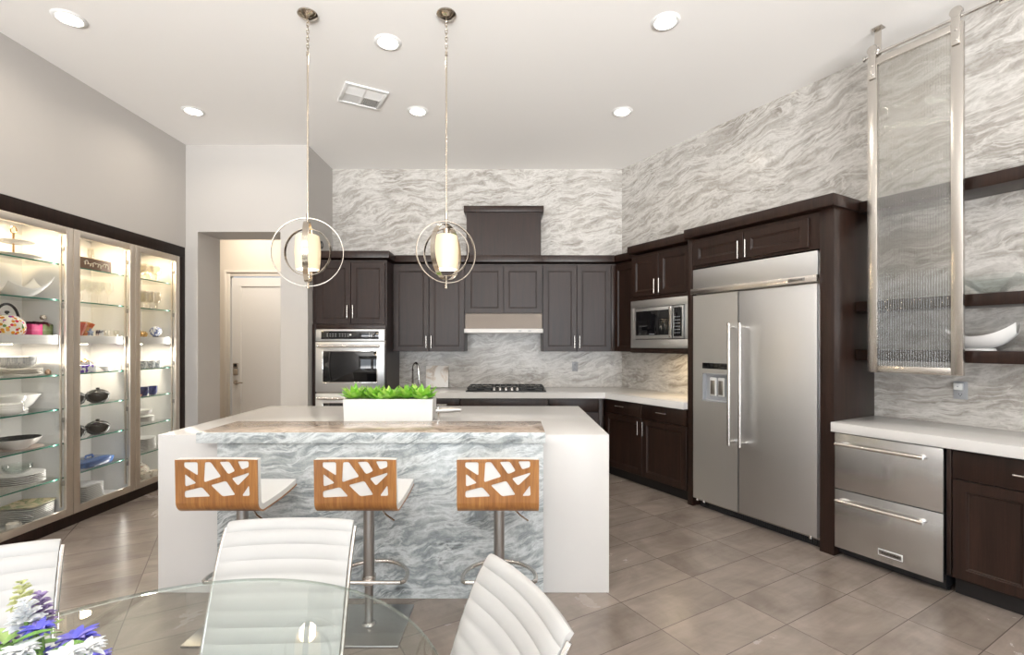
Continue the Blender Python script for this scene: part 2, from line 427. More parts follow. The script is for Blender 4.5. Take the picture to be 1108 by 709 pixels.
# ---------------------------------------------------------------- the setting
RW = 5.3                                                      # length of the angled wall
RX, RY = CX + .5 * RW, CY - .866 * RW
fl = MB(); fl.box(-6.5, 12, -9.5, 4.5, -.1, 0)
struct(fl.build('floor', M['floor'], frame=FR))
struct(MB().box(-6.6, 5.2, REAR - .2, 7.6, H, H + .12).build('ceiling', M['ceiling']))
struct(MB().box(-2.2, CX + .12, 0, .14, 0, H).build('wall_back', M['marble'], frame=FB))
struct(MB().box(0, RW, 0, .14, 0, H).build('wall_right', M['marble'], frame=FR))
struct(MB().box(RX, RX + .14, REAR, RY, 0, H).build('wall_side', M['wall']))
CY0, CY1, CZT = 3.135, 5.160, 2.484                           # the display niche
wl = MB(); wl.box(LX - .5, LX, REAR, CY0, 0, H); wl.box(LX - .5, LX, CY0, CY1, CZT, H); wl.box(LX - .5, LX, CY1, 5.176, 0, H)
wl.box(LX - .5, LX - .46, CY0, CY1, 0, CZT)
struct(wl.build('wall_left', M['wall'], smooth=0))
PY0, PY1 = 5.176, 5.569                                       # white wall with the passage opening
pw = MB(); pw.box(LX - .5, -3.384, PY0, PY1, 0, H); pw.box(-3.384, -2.493, PY0, PY1, 2.654, H); pw.box(-2.493, -2.2, PY0, PY1, 0, H)
pw.box(-2.34, -2.2, PY1, WY + .14, 0, H)
struct(pw.build('wall_passage', M['wall'], smooth=0))
HY = 7.2
hw = MB(); hw.box(-6.0, -4.24, HY, HY + .12, 0, H); hw.box(-3.24, -2.2, HY, HY + .12, 0, H); hw.box(-4.24, -3.24, HY, HY + .12, 2.5, H)
hw.box(-2.34, -2.2, WY + .14, HY, 0, H); hw.box(-6.1, -6.0, PY1, HY + .1, 0, H); hw.box(-6.0, LX - .5, PY1 - .1, PY1, 0, H)
struct(hw.build('wall_hall', M['hall'], smooth=0))
rw = MB()
for a, b in ((LX - .5, -3.3), (-1.4, -1.1), (1.5, 1.8), (3.7, RX + .14)): rw.box(a, b, REAR - .2, REAR, 0, H)
for a, b in ((-3.3, -1.4), (-1.1, 1.5), (1.8, 3.7)): rw.box(a, b, REAR - .2, REAR, 2.9, H)
struct(rw.build('wall_rear', M['wall'], smooth=0))
for i, (a, b) in enumerate(((-3.3, -1.4), (-1.1, 1.5), (1.8, 3.7))):
    w = MB(); w.box(a, a + .06, REAR - .16, REAR - .1, 0, 2.9); w.box(b - .06, b, REAR - .16, REAR - .1, 0, 2.9)
    w.box(a + .06, b - .06, REAR - .16, REAR - .1, 2.84, 2.9); w.box(a + .06, b - .06, REAR - .16, REAR - .1, 0, .06)
    w.box((a + b) / 2 - .025, (a + b) / 2 + .025, REAR - .16, REAR - .1, .06, 2.84)
    o = struct(w.build('window_%d' % (i + 1), M['woodk'], smooth=0))
    MB().box(a + .06, b - .06, REAR - .135, REAR - .125, .06, 2.84).build('pane', M['door_glass'], o, smooth=0)
bb = MB(); bb.box(-3.384 + .0, LX, PY0 - .012, PY0, 0, .09, .003); bb.box(-2.493, -2.2, PY0 - .012, PY0, 0, .09, .003)
struct(bb.build('baseboard_passage', M['trimw']))
# hall door
d = struct(MB().shaker(-4.20, -3.28, .01, 2.44, HY + .03, t=.03, st=.13, dp=.012).build('door_1', M['doorw']))
t = MB()
for k, (a, b_) in enumerate(((.0, .055), (.055, .09))):
    yy = HY - .012 - .012 * k
    t.box(-4.215 - b_, -4.215 - a, yy, HY, 0, 2.455 + b_, .004); t.box(-3.265 + a, -3.265 + b_, yy, HY, 0, 2.455 + b_, .004)
    t.box(-4.215 - a, -3.265 + a, yy, HY, 2.455 + a, 2.455 + b_, .004)
t.build('architrave', M['trimw'], d)
lk = MB(); lk.box(-4.165, -4.095, HY - .03, HY, 1.09, 1.16, .006); lk.box(-4.165, -4.095, HY - .03, HY, .98, 1.075, .006); lk.build('keypad_lock', M['nickel'], d)
MB().box(-4.155, -4.105, HY - .034, HY - .03, 1.105, 1.15).build('keypad', M['black'], d)
lv = MB(); lv.cyl((-4.13, HY, .87), (-4.13, HY - .02, .87), .032); lv.tube([(-4.13, HY - .02, .87), (-4.13, HY - .06, .87), (-4.11, HY - .065, .87), (-4.0, HY - .062, .868)], .010)
lv.build('lever_handle', M['nickel'], d)
# ---------------------------------------------------------------- ceiling fittings
def downlight(x, y, label, dim=1.0, col=WARM, z=H):
    t = thing('downlight', label, 'ceiling light', F0, (x, y, z), 'recessed downlights in the ceiling')
    prof = [(.062, -.002), (.072, -.010), (.088, -.008), (.096, 0), (.062, 0)]
    MB().lathe(prof + [prof[0]], (x, y, z), 40).build('trim_ring', M['whitep'], t)
    MB().cyl((x, y, z - .004), (x, y, z - .0005), .061, n=40).build('lamp_face', M['led'], t)
    l = bpy.data.lights.new('downlight_beam', 'AREA'); l.shape = 'DISK'; l.size = .11; l.energy = DOWN_W * dim; l.color = col; l.spread = radians(150)
    o = bpy.data.objects.new('downlight_beam', l); COL.objects.link(o); o.location = (x, y, z - .014)
    return t
for x, y, lab in ((-2.91, 3.16, 'round recessed downlight nearest the left wall, closest to the viewer'),
                  (-.88, 3.41, 'round recessed downlight just beside the right pendant rod'),
                  (1.018, 3.19, 'round recessed downlight at the upper right of the ceiling near the glass door'),
                  (-2.93, 4.42, 'recessed downlight above the corner where the left wall meets the passage wall'),
                  (-.866, 4.42, 'far recessed downlight right of the air vent'),
                  (1.016, 4.43, 'far recessed downlight nearest the marble corner above the range hood')):
    downlight(x, y, lab)
for x in (-2.9, -.87, 1.0, 2.8):  # out of view: extra lamps added for lighting, carrying on the ceiling grid
    for y in (1.7, .1):
        downlight(x, y, 'added unseen recessed downlight in the ceiling over the dining end', .3)
downlight(-3.8, 6.5, 'recessed downlight in the ceiling of the hall', 9)
# air vent
vt = thing('air_vent', 'square white louvred air vent set askew in the ceiling', 'vent', ((-1.29, 4.155, H), radians(29.5)))
v = MB(); S = .178
v.box(-S, S, -S, -S + .03, -.012, 0, .003); v.box(-S, S, S - .03, S, -.012, 0, .003)
v.box(-S, -S + .03, -S + .03, S - .03, -.012, 0, .003); v.box(S - .03, S, -S + .03, S - .03, -.012, 0, .003)
v.box(-.006, .006, -S + .03, S - .03, -.010, 0); v.box(-S + .03, -.006, -.006, .006, -.010, 0); v.box(.006, S - .03, -.006, .006, -.010, 0)
v.build('vent_frame', M['whitep'], vt)
MB().box(-S + .03, S - .03, -S + .03, S - .03, -.0015, 0).build('dark_duct', M['black'], vt)
for qx in (-1, 1):
    for qy in (-1, 1):
        m = MB(); a0, a1 = (.006, S - .03)
        for k in range(9):
            c = a0 + (a1 - a0) * (k + .5) / 9
            if qy < 0: m.raw([(qx * a0, qy * (c - .008), -.008), (qx * a1, qy * (c - .008), -.008), (qx * a1, qy * (c + .006), -.002), (qx * a0, qy * (c + .006), -.002)], [(0, 1, 2, 3)])
            else: m.raw([(qx * (c - .008), qy * a0, -.008), (qx * (c - .008), qy * a1, -.008), (qx * (c + .004), qy * a1, -.002), (qx * (c + .004), qy * a0, -.002)], [(0, 1, 2, 3)])
        o = m.build('louvre_bank', M['whitep'], vt, smooth=0)
        sm = o.modifiers.new('t', 'SOLIDIFY'); sm.thickness = .0012
# ---------------------------------------------------------------- island
isl = thing('kitchen_island', 'white waterfall kitchen island fronted with grey veined marble', 'island', F0, (-.75, 3.45, 0))
IX0, IX1, IY0, IY1 = -2.06, .565, 2.797, 4.083
m = MB(); m.prism([(IX0, 0), (IX0 + .40, 0), (IX0 + .40, .855), (IX1 - .40, .855), (IX1 - .40, 0), (IX1, 0), (IX1, .92), (IX0, .92)], -IY1, -IY0, .002)
bmesh.ops.rotate(m.bm, verts=m.bm.verts, cent=(0, 0, 0), matrix=Matrix.Rotation(radians(90), 3, 'X'))
m.build('waterfall_top', M['quartz'], isl)
MB().box(IX0 + .40, IX1 - .40, IY0 + .02, IY1 - .05, .10, .855).build('cabinet_body', M['wood'], isl)
MB().box(-1.676, .1786, 2.732, IY0 + .02, 0, .890, .002).build('marble_front', M['marble_island_daylit'], isl)
MB().box(-1.78, .188, 2.718, 3.115, .889, .948, .002).build('marble_bar_top', M['marble_top_warmlit'], isl)
MB().box(-1.781, .189, 2.708, 2.718, .888, .9485, .002).build('marble_bar_edge', M['marble_island_daylit'], isl)
# ---------------------------------------------------------------- cabinets
def handle_v(x, zc, y, L=.14): return flat_bar(x, y, zc - L / 2, zc + L / 2)
def handle_h(xc, z, y, L=.13): return flat_bar((xc - L / 2, xc + L / 2), y, z, z, False)
def cabinet(name, label, frame, foot, z0, z1, face, fronts, crown=None, crownfoot=None, toe=None, group=None, cat='cabinet', gap=None):
    """foot: plan polygon in frame coordinates (y negative into the room); face: y of the carcass front"""
    cx = sum(p[0] for p in foot) / len(foot); cy = sum(p[1] for p in foot) / len(foot)
    t = thing(name, label, cat, frame, (cx, cy, 0 if toe else z0), group)
    m = MB().prism(foot, z0 if not toe else .105, z1)
    m.build('body', M['wood'], t, smooth=0)
    if toe: MB().prism(toe, 0, .105).build('toe_kick', M['woodk'], t, smooth=0)
    for kind, x0, x1, a, b, hd in fronts:
        g = .002; mm = MB()
        if kind == 'door': mm.shaker(x0 + g, x1 - g, a + g, b - g, face)
        elif kind == 'drawer': mm.box(x0 + g, x1 - g, face - .021, face, a + g, b - g, .003)
        elif kind == 'panel': mm.box(x0, x1, face - .021, face, a, b, .002)
        p = mm.build('drawer' if kind == 'drawer' else ('filler' if kind == 'panel' else 'door'), M['wood'], t)
        if hd:
            yf = face - .021
            h = handle_v(hd[1], hd[2], yf) if hd[0] == 'v' else handle_h(hd[1], hd[2], yf)
            h.build('handle', M['nickel'], p)
    if crown:
        c = MB(); c.prism(crownfoot, crown[0] + .018, crown[1], .003)
        ins = crownfoot
        c.build('crown', M['wood'], t)
    return t
def rect(x0, x1, e0, e1): return [(x0, -e0), (x1, -e0), (x1, -e1), (x0, -e1)]
# double oven tower on the back wall
FBY = lambda Y: Y - WY
ovf = FBY(5.29)
T = cabinet('oven_cabinet', 'tall dark wood cabinet tower that holds the double wall oven', FB, rect(-2.19, -1.377, .002, -ovf), .105, 2.37, ovf,
    [('door', -2.145, -1.77, 1.665, 2.34, ('v', -1.80, 1.80)), ('door', -1.768, -1.392, 1.665, 2.34, ('v', -1.738, 1.80)),
     ('panel', -2.188, -2.147, .12, 1.66, None), ('panel', -1.39, -1.379, .12, 1.66, None), ('panel', -2.147, -1.39, 1.612, 1.66, None), ('drawer', -2.147, -1.39, .12, .34, ('h', -1.77, .28))],
    (2.37, 2.465), rect(-2.19, -1.345, .002, -ovf + .045), rect(-2.19, -1.377, .002, -ovf - .06))
def oven():
    t = thing('double_oven', 'stainless steel double wall oven with black glass doors', 'oven', FB, (-1.77, ovf, .345))
    x0, x1 = -2.145, -1.392; yf = ovf - .03
    m = MB(); m.box(x0, x1, yf + .012, ovf, .345, 1.61, .003); m.build('chassis', M['steeld'], t)
    m = MB(); m.box(x0, x1, yf - .014, yf + .012, 1.478, 1.605, .004); m.build('control_panel', M['steel'], t)
    cp = MB().box(x0 + .062, x1 - .062, yf - .018, yf - .014, 1.50, 1.588, .002).build('control_display', M['blackglass'], t)
    k = MB()
    for i in range(4):
        for j in range(2):
            for q in range(2): k.box(-2.02 + .03 * i + .085 * q + (.05 if q else 0), -2.008 + .03 * i + .085 * q + (.05 if q else 0), yf - .0186, yf - .018, 1.53 + .022 * j, 1.534 + .022 * j)
    for j in range(3):
        for i in range(3): k.box(-1.56 + .022 * i, -1.552 + .022 * i, yf - .0186, yf - .018, 1.522 + .018 * j, 1.527 + .018 * j)
    k.box(-1.775, -1.752, yf - .0186, yf - .018, 1.538, 1.556)
    k.build('button_marking', M['whitep'], cp, smooth=0)
    for z0, z1 in ((.925, 1.470), (.36, .905)):
        dd = MB(); dd.box(x0, x1, yf - .02, yf + .012, z0, z1, .006); do = dd.build('oven_door', M['steel'], t)
        w = MB().box(x0 + .085, x1 - .085, yf - .0225, yf - .018, z0 + .105, z1 - .105, .004); w.build('oven_window', M['blackglass'], do)
        b = MB()
        b.box(x0 + .075, x0 + .085, yf - .024, yf - .018, z0 + .095, z1 - .095, .002); b.box(x1 - .085, x1 - .075, yf - .024, yf - .018, z0 + .095, z1 - .095, .002)
        b.box(x0 + .085, x1 - .085, yf - .024, yf - .018, z1 - .105, z1 - .095, .002); b.box(x0 + .085, x1 - .085, yf - .024, yf - .018, z0 + .095, z0 + .105, .002)
        b.build('window_trim', M['chrome'], do)
        h = MB(); h.cyl((x0 + .04, yf - .075, z1 - .047), (x1 - .04, yf - .075, z1 - .047), .014, n=20)
        for xx in (x0 + .06, x1 - .06): h.box(xx - .016, xx + .016, yf - .08, yf - .018, z1 - .062, z1 - .032, .005)
        h.build('oven_handle', M['nickel'], do)
    return t
oven()
# upper cabinets, back wall
uf = FBY(5.555)
ZU0, ZU1 = 1.36, 2.37
cabinet('upper_cabinet', 'dark wall cabinet with two tall doors left of the range hood', FB, rect(-1.375, -.545, .002, -uf), ZU0, ZU1, uf,
    [('door', -1.365, -.957, ZU0, 2.345, ('v', -.985, 1.47)), ('door', -.955, -.548, ZU0, 2.345, ('v', -.928, 1.47))],
    (2.37, 2.465), rect(-1.344, -.545, .002, -uf + .045))
cabinet('upper_cabinet', 'short dark wall cabinet directly above the range hood', FB, rect(-.543, .35, .002, -uf), 1.80, ZU1, uf,
    [('door', -.535, -.098, 1.80, 2.345, None), ('door', -.096, .344, 1.80, 2.345, None)],
    (2.37, 2.465), rect(-.5435, .3505, .002, -uf + .045))
xe = 1.195
cabinet('upper_cabinet', 'dark wall cabinet with two tall doors right of the range hood', FB, [(.352, -.002), (CX - .003, -.002), (xe + .003, uf), (.352, uf)], ZU0, ZU1, uf,
    [('door', .356, .745, ZU0, 2.345, ('v', .717, 1.47)), ('door', .747, 1.142, ZU0, 2.345, ('v', .775, 1.47)), ('panel', 1.144, xe - .002, ZU0, 2.345, None)],
    (2.37, 2.465), [(.3515, -.002), (CX - .003, -.002), (xe - .022, uf - .045), (.3515, uf - .045)])
ch = thing('hood_chimney', 'tall dark wood chimney box rising above the hood cabinets', 'hood', FB, (-.1, -.17, 2.465))
MB().box(-.525, .335, uf - .01, -.002, 2.4655, 2.965).build('body', M['wood'], ch, smooth=0)
MB().box(-.555, .365, uf - .04, -.002, 2.965, 3.035, .003).build('cap', M['wood'], ch)
# range hood
hd = thing('range_hood', 'slim stainless range hood under the short cabinet', 'hood', FB, (-.1, -.2, 1.58))
m = MB(); hx0, hx1 = -.54, .347
m.raw([(hx0, -.002, 1.575), (hx1, -.002, 1.575), (hx1, uf - .015, 1.575), (hx0, uf - .015, 1.575), (hx0, -.002, 1.798), (hx1, -.002, 1.798), (hx1, uf + .0, 1.798), (hx0, uf + .0, 1.798), (hx1, uf - .015, 1.62), (hx0, uf - .015, 1.62)],
      [(0, 1, 2, 3), (4, 7, 6, 5), (3, 2, 8, 9), (9, 8, 6, 7), (0, 4, 5, 1), (0, 3, 9, 7, 4), (1, 5, 6, 8, 2)])
m.build('hood_body', brushed('bronze_steel', (.115, .098, .084), .36), hd, smooth=0)
MB().box(hx0 - .01, hx1 + .01, uf - .045, uf - .015, 1.572, 1.622, .004).build('front_rail', M['quartz'], hd)
for xx in (.075, .185): MB().box(xx, xx + .035, uf - .048, uf - .045, 1.592, 1.602, .001).build('switch', M['grey'], hd)
# right wall tall group
cfe = .285
cabinet('upper_cabinet', 'narrow dark corner wall cabinet between the back wall cabinets and the microwave', FR,
    [(.003, -.002), (.655, -.002), (.655, -cfe), (.183, -cfe)], ZU0, ZU1, -cfe, [('door', .20, .65, ZU0, 2.345, None)],
    (2.37, 2.465), [(.003, -.002), (.654, -.002), (.654, -cfe - .04), (.195, -cfe - .04)])
mf = .475
MC = cabinet('microwave_cabinet', 'dark wall cabinet with two short doors over the built-in microwave', FR, rect(.657, 1.452, .002, mf), 1.355, ZU1, -mf,
    [('door', .68, 1.045, 1.93, 2.345, ('v', 1.015, 2.02)), ('door', 1.047, 1.43, 1.93, 2.345, ('v', 1.077, 2.02)),
     ('panel', .659, .676, 1.36, 1.92, None), ('panel', 1.415, 1.45, 1.36, 1.92, None), ('panel', .676, 1.415, 1.36, 1.405, None), ('panel', .676, 1.415, 1.893, 1.92, None)],
    (2.37, 2.465), rect(.6575, 1.458, .002, mf + .065))
def microwave():
    y = -mf - .021; x0, x1, z0, z1 = .678, 1.413, 1.407, 1.891
    t = thing('microwave', 'built-in stainless microwave with black glass door', 'microwave', FR, ((x0 + x1) / 2, y, z0))
    m = MB(); b = .058
    m.box(x0, x1, y - .012, y + .02, z0, z0 + .085, .003); m.box(x0, x1, y - .012, y + .02, z1 - .075, z1, .003)
    m.box(x0, x0 + b, y - .012, y + .02, z0 + .085, z1 - .075, .003); m.box(x1 - b + .02, x1, y - .012, y + .02, z0 + .085, z1 - .075, .003)
    m.build('trim_kit', M['steel'], t)
    a0, a1, c0, c1 = x0 + b + .006, x1 - b + .014, z0 + .092, z1 - .082
    MB().box(a0 - .005, a1 + .005, y - .002, y + .018, c0 - .006, c1 + .006).build('cavity', M['black'], t, smooth=0)
    dx = a1 - .135
    d = MB(); d.box(a0, dx, y - .026, y - .002, c0, c1, .004); d = d.build('microwave_door', M['steel'], t)
    MB().box(a0 + .028, dx - .022, y - .029, y - .026, c0 + .034, c1 - .03, .003).build('door_window', M['blackglass'], d)
    tx = MB()
    tx.box((a0 + dx) / 2 - .035, (a0 + dx) / 2 + .035, y - .0297, y - .029, c0 + .042, c0 + .048); tx.build('badge', M['grey'], d)
    h = MB(); h.box(dx - .018, dx + .012, y - .05, y - .026, c0 + .006, c1 - .006, .008); h.build('door_handle', M['nickel'], d)
    c = MB().box(dx + .014, a1, y - .026, y - .002, c0, c1, .004).build('control_panel', M['steel'], t)
    MB().box(dx + .026, a1 - .012, y - .029, y - .026, c0 + .02, c1 - .015, .002).build('keypad', M['blackglass'], c)
    k = MB()
    for i in range(3):
        for j in range(6): k.box(dx + .04 + .024 * i, dx + .052 + .024 * i, y - .0297, y - .029, c0 + .05 + .03 * j, c0 + .058 + .03 * j)
    k.build('button_marking', M['grey'], c, smooth=0)
microwave()
# fridge surround: two side panels, a top cabinet
fe = .56
cabinet('fridge_cabinet', 'tall dark wood surround and top cabinet enclosing the refrigerator', FR, rect(1.512, 2.588, .002, fe), 2.118, 2.375, -fe,
    [('door', 1.528, 2.015, 2.135, 2.345, ('v', 1.985, 2.205)), ('door', 2.02, 2.52, 2.135, 2.345, ('v', 2.05, 2.205))],
    (2.37, 2.468), rect(1.46, 2.705, .002, fe + .06))
FC = [o for o in COL.objects if o.name.startswith('fridge_cabinet')][0]
for a, b in ((1.457, 1.512), (2.588, 2.682)):
    MB().box(a, b, -fe - .005, -.002, .0, 2.388, .002).build('side_panel', M['wood'], FC)
def text_mesh(name, body, size, mat, parent, origin, ext=.0006):
    cu = bpy.data.curves.new(name, 'FONT'); cu.body = body; cu.size = size; cu.extrude = ext; cu.align_x = 'CENTER'; cu.align_y = 'CENTER'
    tmp = bpy.data.objects.new(name, cu); COL.objects.link(tmp)
    dg = bpy.context.evaluated_depsgraph_get(); me = bpy.data.meshes.new_from_object(tmp.evaluated_get(dg))
    bpy.data.objects.remove(tmp); bpy.data.curves.remove(cu)
    off = OFF.get(parent.name, (0, 0, 0))
    me.transform(Matrix.Translation(Vector(origin) - Vector(off)) @ Matrix.Rotation(radians(90), 4, 'X'))
    me.materials.clear(); me.materials.append(mat)
    o = bpy.data.objects.new(name, me); COL.objects.link(o); o.parent = parent; OFF[o.name] = off
    return o
def fridge():
    t = thing('refrigerator', 'wide built-in stainless side-by-side refrigerator with water dispenser', 'refrigerator', FR, (2.05, -.3, 0))
    x0, x1, xm, y = 1.522, 2.580, 1.968, -.530
    MB().box(x0, x1, y, -.01, .06, 2.108).build('body', M['steeld'], t, smooth=0)
    # left door with a real recess for the dispenser
    a0, a1, c0, c1 = 1.625, 1.875, .955, 1.195
    m = MB(); f = y - .045; lx0, lx1 = x0 + .004, xm - .004
    for q in ((lx0, a0, .085, 1.874), (a1, lx1, .085, 1.874), (a0, a1, .085, c0), (a0, a1, c1, 1.874)): m.box(q[0], q[1], f, y, q[2], q[3])
    bmesh.ops.remove_doubles(m.bm, verts=m.bm.verts, dist=.0001)
    L = m.build('freezer_door', M['steel'], t, smooth=0)
    r = MB(); r.box(a0, a1, y - .006, y - .001, c0, c1); r.box(a0, a0 + .008, f - .003, y - .006, c0, c1); r.box(a1 - .008, a1, f - .003, y - .006, c0, c1)
    r.box(a0, a1, f - .003, y - .006, c1 - .008, c1); r.box(a0, a1, f - .012, y - .006, c0, c0 + .012, .002)
    r.build('dispenser_recess', M['grey'], L)
    for px in (a0 + .085, a0 + .165):
        p = MB(); p.box(px - .032, px + .032, y - .022, y - .006, c0 + .045, c1 - .035, .008); p = p.build('dispenser_paddle', M['whitep'], L)
        MB().box(px - .022, px + .022, y - .025, y - .022, c0 + .06, c1 - .06, .006).build('paddle_face', M['steeld'], p)
    MB().box(a0, a1, f - .004, f, 1.235, 1.285, .002).build('dispenser_display', M['blackglass'], L)
    R = MB().box(xm + .004, x1 - .004, f, y, .085, 1.874, .004).build('fridge_door', M['steel'], t)
    for par, hx in ((L, 1.925), (R, 2.022)):
        h = MB(); h.cyl((hx, f - .062, .625), (hx, f - .062, 1.615), .0125, n=20)
        for z in (.655, 1.585): h.cyl((hx, f + .001, z), (hx, f - .062, z), .011, n=16)
        h.build('door_handle', M['nickel'], par)
    g = MB(); g.box(x0, x1, f, y, 1.936, 2.104, .004); g = g.build('top_grille_panel', M['steel'], t)
    b = MB(); b.box(x0 - .008, x1 + .004, f - .022, f + .01, 1.884, 1.934, .004); b = b.build('brand_rail', M['nickel'], t)
    bd = MB().box(2.385, 2.505, f - .0235, f - .022, 1.897, 1.921, .001).build('badge', M['steeld'], b)
    text_mesh('badge_text', 'KitchenAid', .019, M['black'], bd, (2.445, f - .0240, 1.909))
    MB().box(x0 + .02, x1 - .01, y + .03, y + .06, .0, .085).build('toe_grille_back', M['black'], t, smooth=0)
    s = MB()
    for i in range(60): s.box(x0 + .06 + i * .016, x0 + .068 + i * .016, y + .02, y + .03, .015, .065)
    s.build('toe_grille', M['iron'], t, smooth=0)
    for xx in (x0 + .03, x0 + .10, x1 - .06): MB().cyl((xx, y - .02, .062), (xx, y - .02, .083), .012, n=12).build('hinge', M['chrome'], t)
    MB().box(x1 - .002, x1 + .006, y - .02, y, .085, 2.10, .001).build('edge_strip', M['chrome'], t)
fridge()
# base cabinets, right wall (far part)
bf = .545
cabinet('base_cabinet', 'dark base cabinet between the wall corner and the refrigerator, two drawers over two doors', FR,
    [(.01, -.03), (1.45, -.03), (1.45, -bf), (.30, -bf)], .105, .853, -bf,
    [('drawer', .335, .893, .70, .846, ('h', .60, .785)), ('drawer', .897, 1.445, .70, .846, ('h', 1.17, .785)),
     ('door', .335, .893, .115, .695, ('v', .862, .60)), ('door', .897, 1.445, .115, .695, ('v', .930, .60))], toe=[(.10, -.03), (1.45, -.03), (1.45, -.48), (.28, -.48)])
cbf = FBY(5.275)
for (a, b, lab, fr) in ((-1.372, -.575, 'dark base cabinet on the back wall left of the cooktop', 'door'), (-.573, .40, 'dark base cabinet directly under the cooktop', 'drawer')):
    mid = (a + b) / 2
    fronts = [('drawer', a + .003, b - .003, .62, .846, None), ('drawer', a + .003, b - .003, .36, .615, ('h', mid, .5)), ('drawer', a + .003, b - .003, .115, .355, ('h', mid, .25))] if fr == 'drawer' else \
        [('drawer', a + .003, mid, .70, .846, ('h', (a + mid) / 2, .785)), ('drawer', mid, b - .003, .70, .846, ('h', (b + mid) / 2, .785)), ('door', a + .003, mid, .115, .695, ('v', mid - .03, .6)), ('door', mid, b - .003, .115, .695, ('v', mid + .03, .6))]
    cabinet('base_cabinet', lab, FB, rect(a, b, .002, -cbf), .105, .853, cbf, fronts, toe=rect(a, b, .002, -cbf - .07))
cabinet('base_cabinet', 'dark base cabinet on the back wall in the corner right of the cooktop', FB,
    [(.402, -.002), (1.30, -.002), (1.0, cbf), (.402, cbf)], .105, .853, cbf,
    [('drawer', .406, .95, .70, .846, None), ('door', .406, .95, .115, .695, ('v', .44, .6)), ('panel', .952, .995, .115, .846, None)], toe=[(.402, -.002), (1.2, -.002), (1.03, cbf + .07), (.402, cbf + .07)])
# far worktop
def rp(s, e): p = fw(FR, (s, -e, 0)); return (p.x, p.y)
tag(MB().prism([(-1.374, WY - .002), (-1.374, 5.22), (1.012, 5.22), rp(1.454, .615), rp(1.454, .002), (CX - .001, WY - .002)], .856, .92, .003).build('worktop', M['quartz']),
    'long white quartz worktop running round the corner under the cooktop', 'worktop')
# near beverage counter
tag(MB().box(2.684, 4.60, -.616, -.002, .856, .92, .003).build('worktop', M['quartz'], frame=FR), 'short white quartz worktop in front of the hanging glass door', 'worktop')
def drawer_fridge():
    x0, x1, y = 2.690, 3.268, -.530
    t = thing('drawer_refrigerator', 'undercounter stainless drawer refrigerator with two long handles', 'refrigerator', FR, ((x0 + x1) / 2, -.3, 0))
    MB().box(x0 + .004, x1, y, -.02, .03, .852).build('body', M['black'], t, smooth=0)
    f = y - .045
    for z0, z1, lab in ((.472, .846, 0), (.072, .466, 1)):
        dr = MB().box(x0, x1, f, y, z0, z1, .003).build('drawer', M['steelw'], t)
        h = MB(); zz = z1 - .065; h.cyl((x0 + .03, f - .055, zz), (x1 - .075, f - .055, zz), .0115, n=20)
        for xx in (x0 + .05, x1 - .095): h.cyl((xx, f + .001, zz), (xx, f - .055, zz), .014, n=16)
        h.build('drawer_handle', M['nickel'], dr)
        if lab:
            bd = MB().box(2.945, 3.075, f - .003, f, .115, .155, .002).build('badge', M['whitep'], dr)
            MB().box(2.951, 3.069, f - .0042, f - .003, .121, .149).build('badge_face', M['steeld'], bd)
            text_mesh('badge_text', 'KitchenAid', .020, M['black'], bd, (3.01, f - .0046, .135))
    MB().box(x0 + .01, x1 - .005, y + .055, y + .075, 0, .07).build('toe_kick', M['black'], t, smooth=0)
drawer_fridge()
cabinet('base_cabinet', 'dark base cabinet right of the drawer refrigerator at the picture edge', FR, rect(3.288, 4.0, .002, .53), .105, .853, -.53,
    [('panel', 3.275, 3.296, .115, .846, None), ('drawer', 3.30, 3.995, .68, .842, ('h', 3.62, .762)), ('door', 3.30, 3.648, .115, .675, ('v', 3.62, .58)), ('door', 3.65, 3.995, .115, .675, ('v', 3.68, .58))], toe=rect(3.288, 4.0, .002, .467))
cabinet('base_cabinet', 'dark base cabinet at the far end of the beverage counter', FR, rect(4.003, 4.58, .002, .53), .105, .853, -.53,
    [('drawer', 4.006, 4.576, .68, .842, ('h', 4.3, .762)), ('door', 4.006, 4.576, .115, .675, ('v', 4.04, .58))], toe=rect(4.003, 4.58, .002, .467))
# floating shelves
for z0, z1, lab in ((2.376, 2.452, 'topmost dark floating shelf on the marble right wall'), (1.675, 1.748, 'middle dark floating shelf on the marble right wall'), (1.333, 1.407, 'lowest dark floating shelf, carrying the white boat bowl')):
    tag(MB().box(2.707 if z0 > 2 else 2.684, 4.5, -.28, -.002, z0, z1, .002).build('floating_shelf', M['wood'], frame=FR), lab, 'shelf', 'dark floating shelves on the right wall')
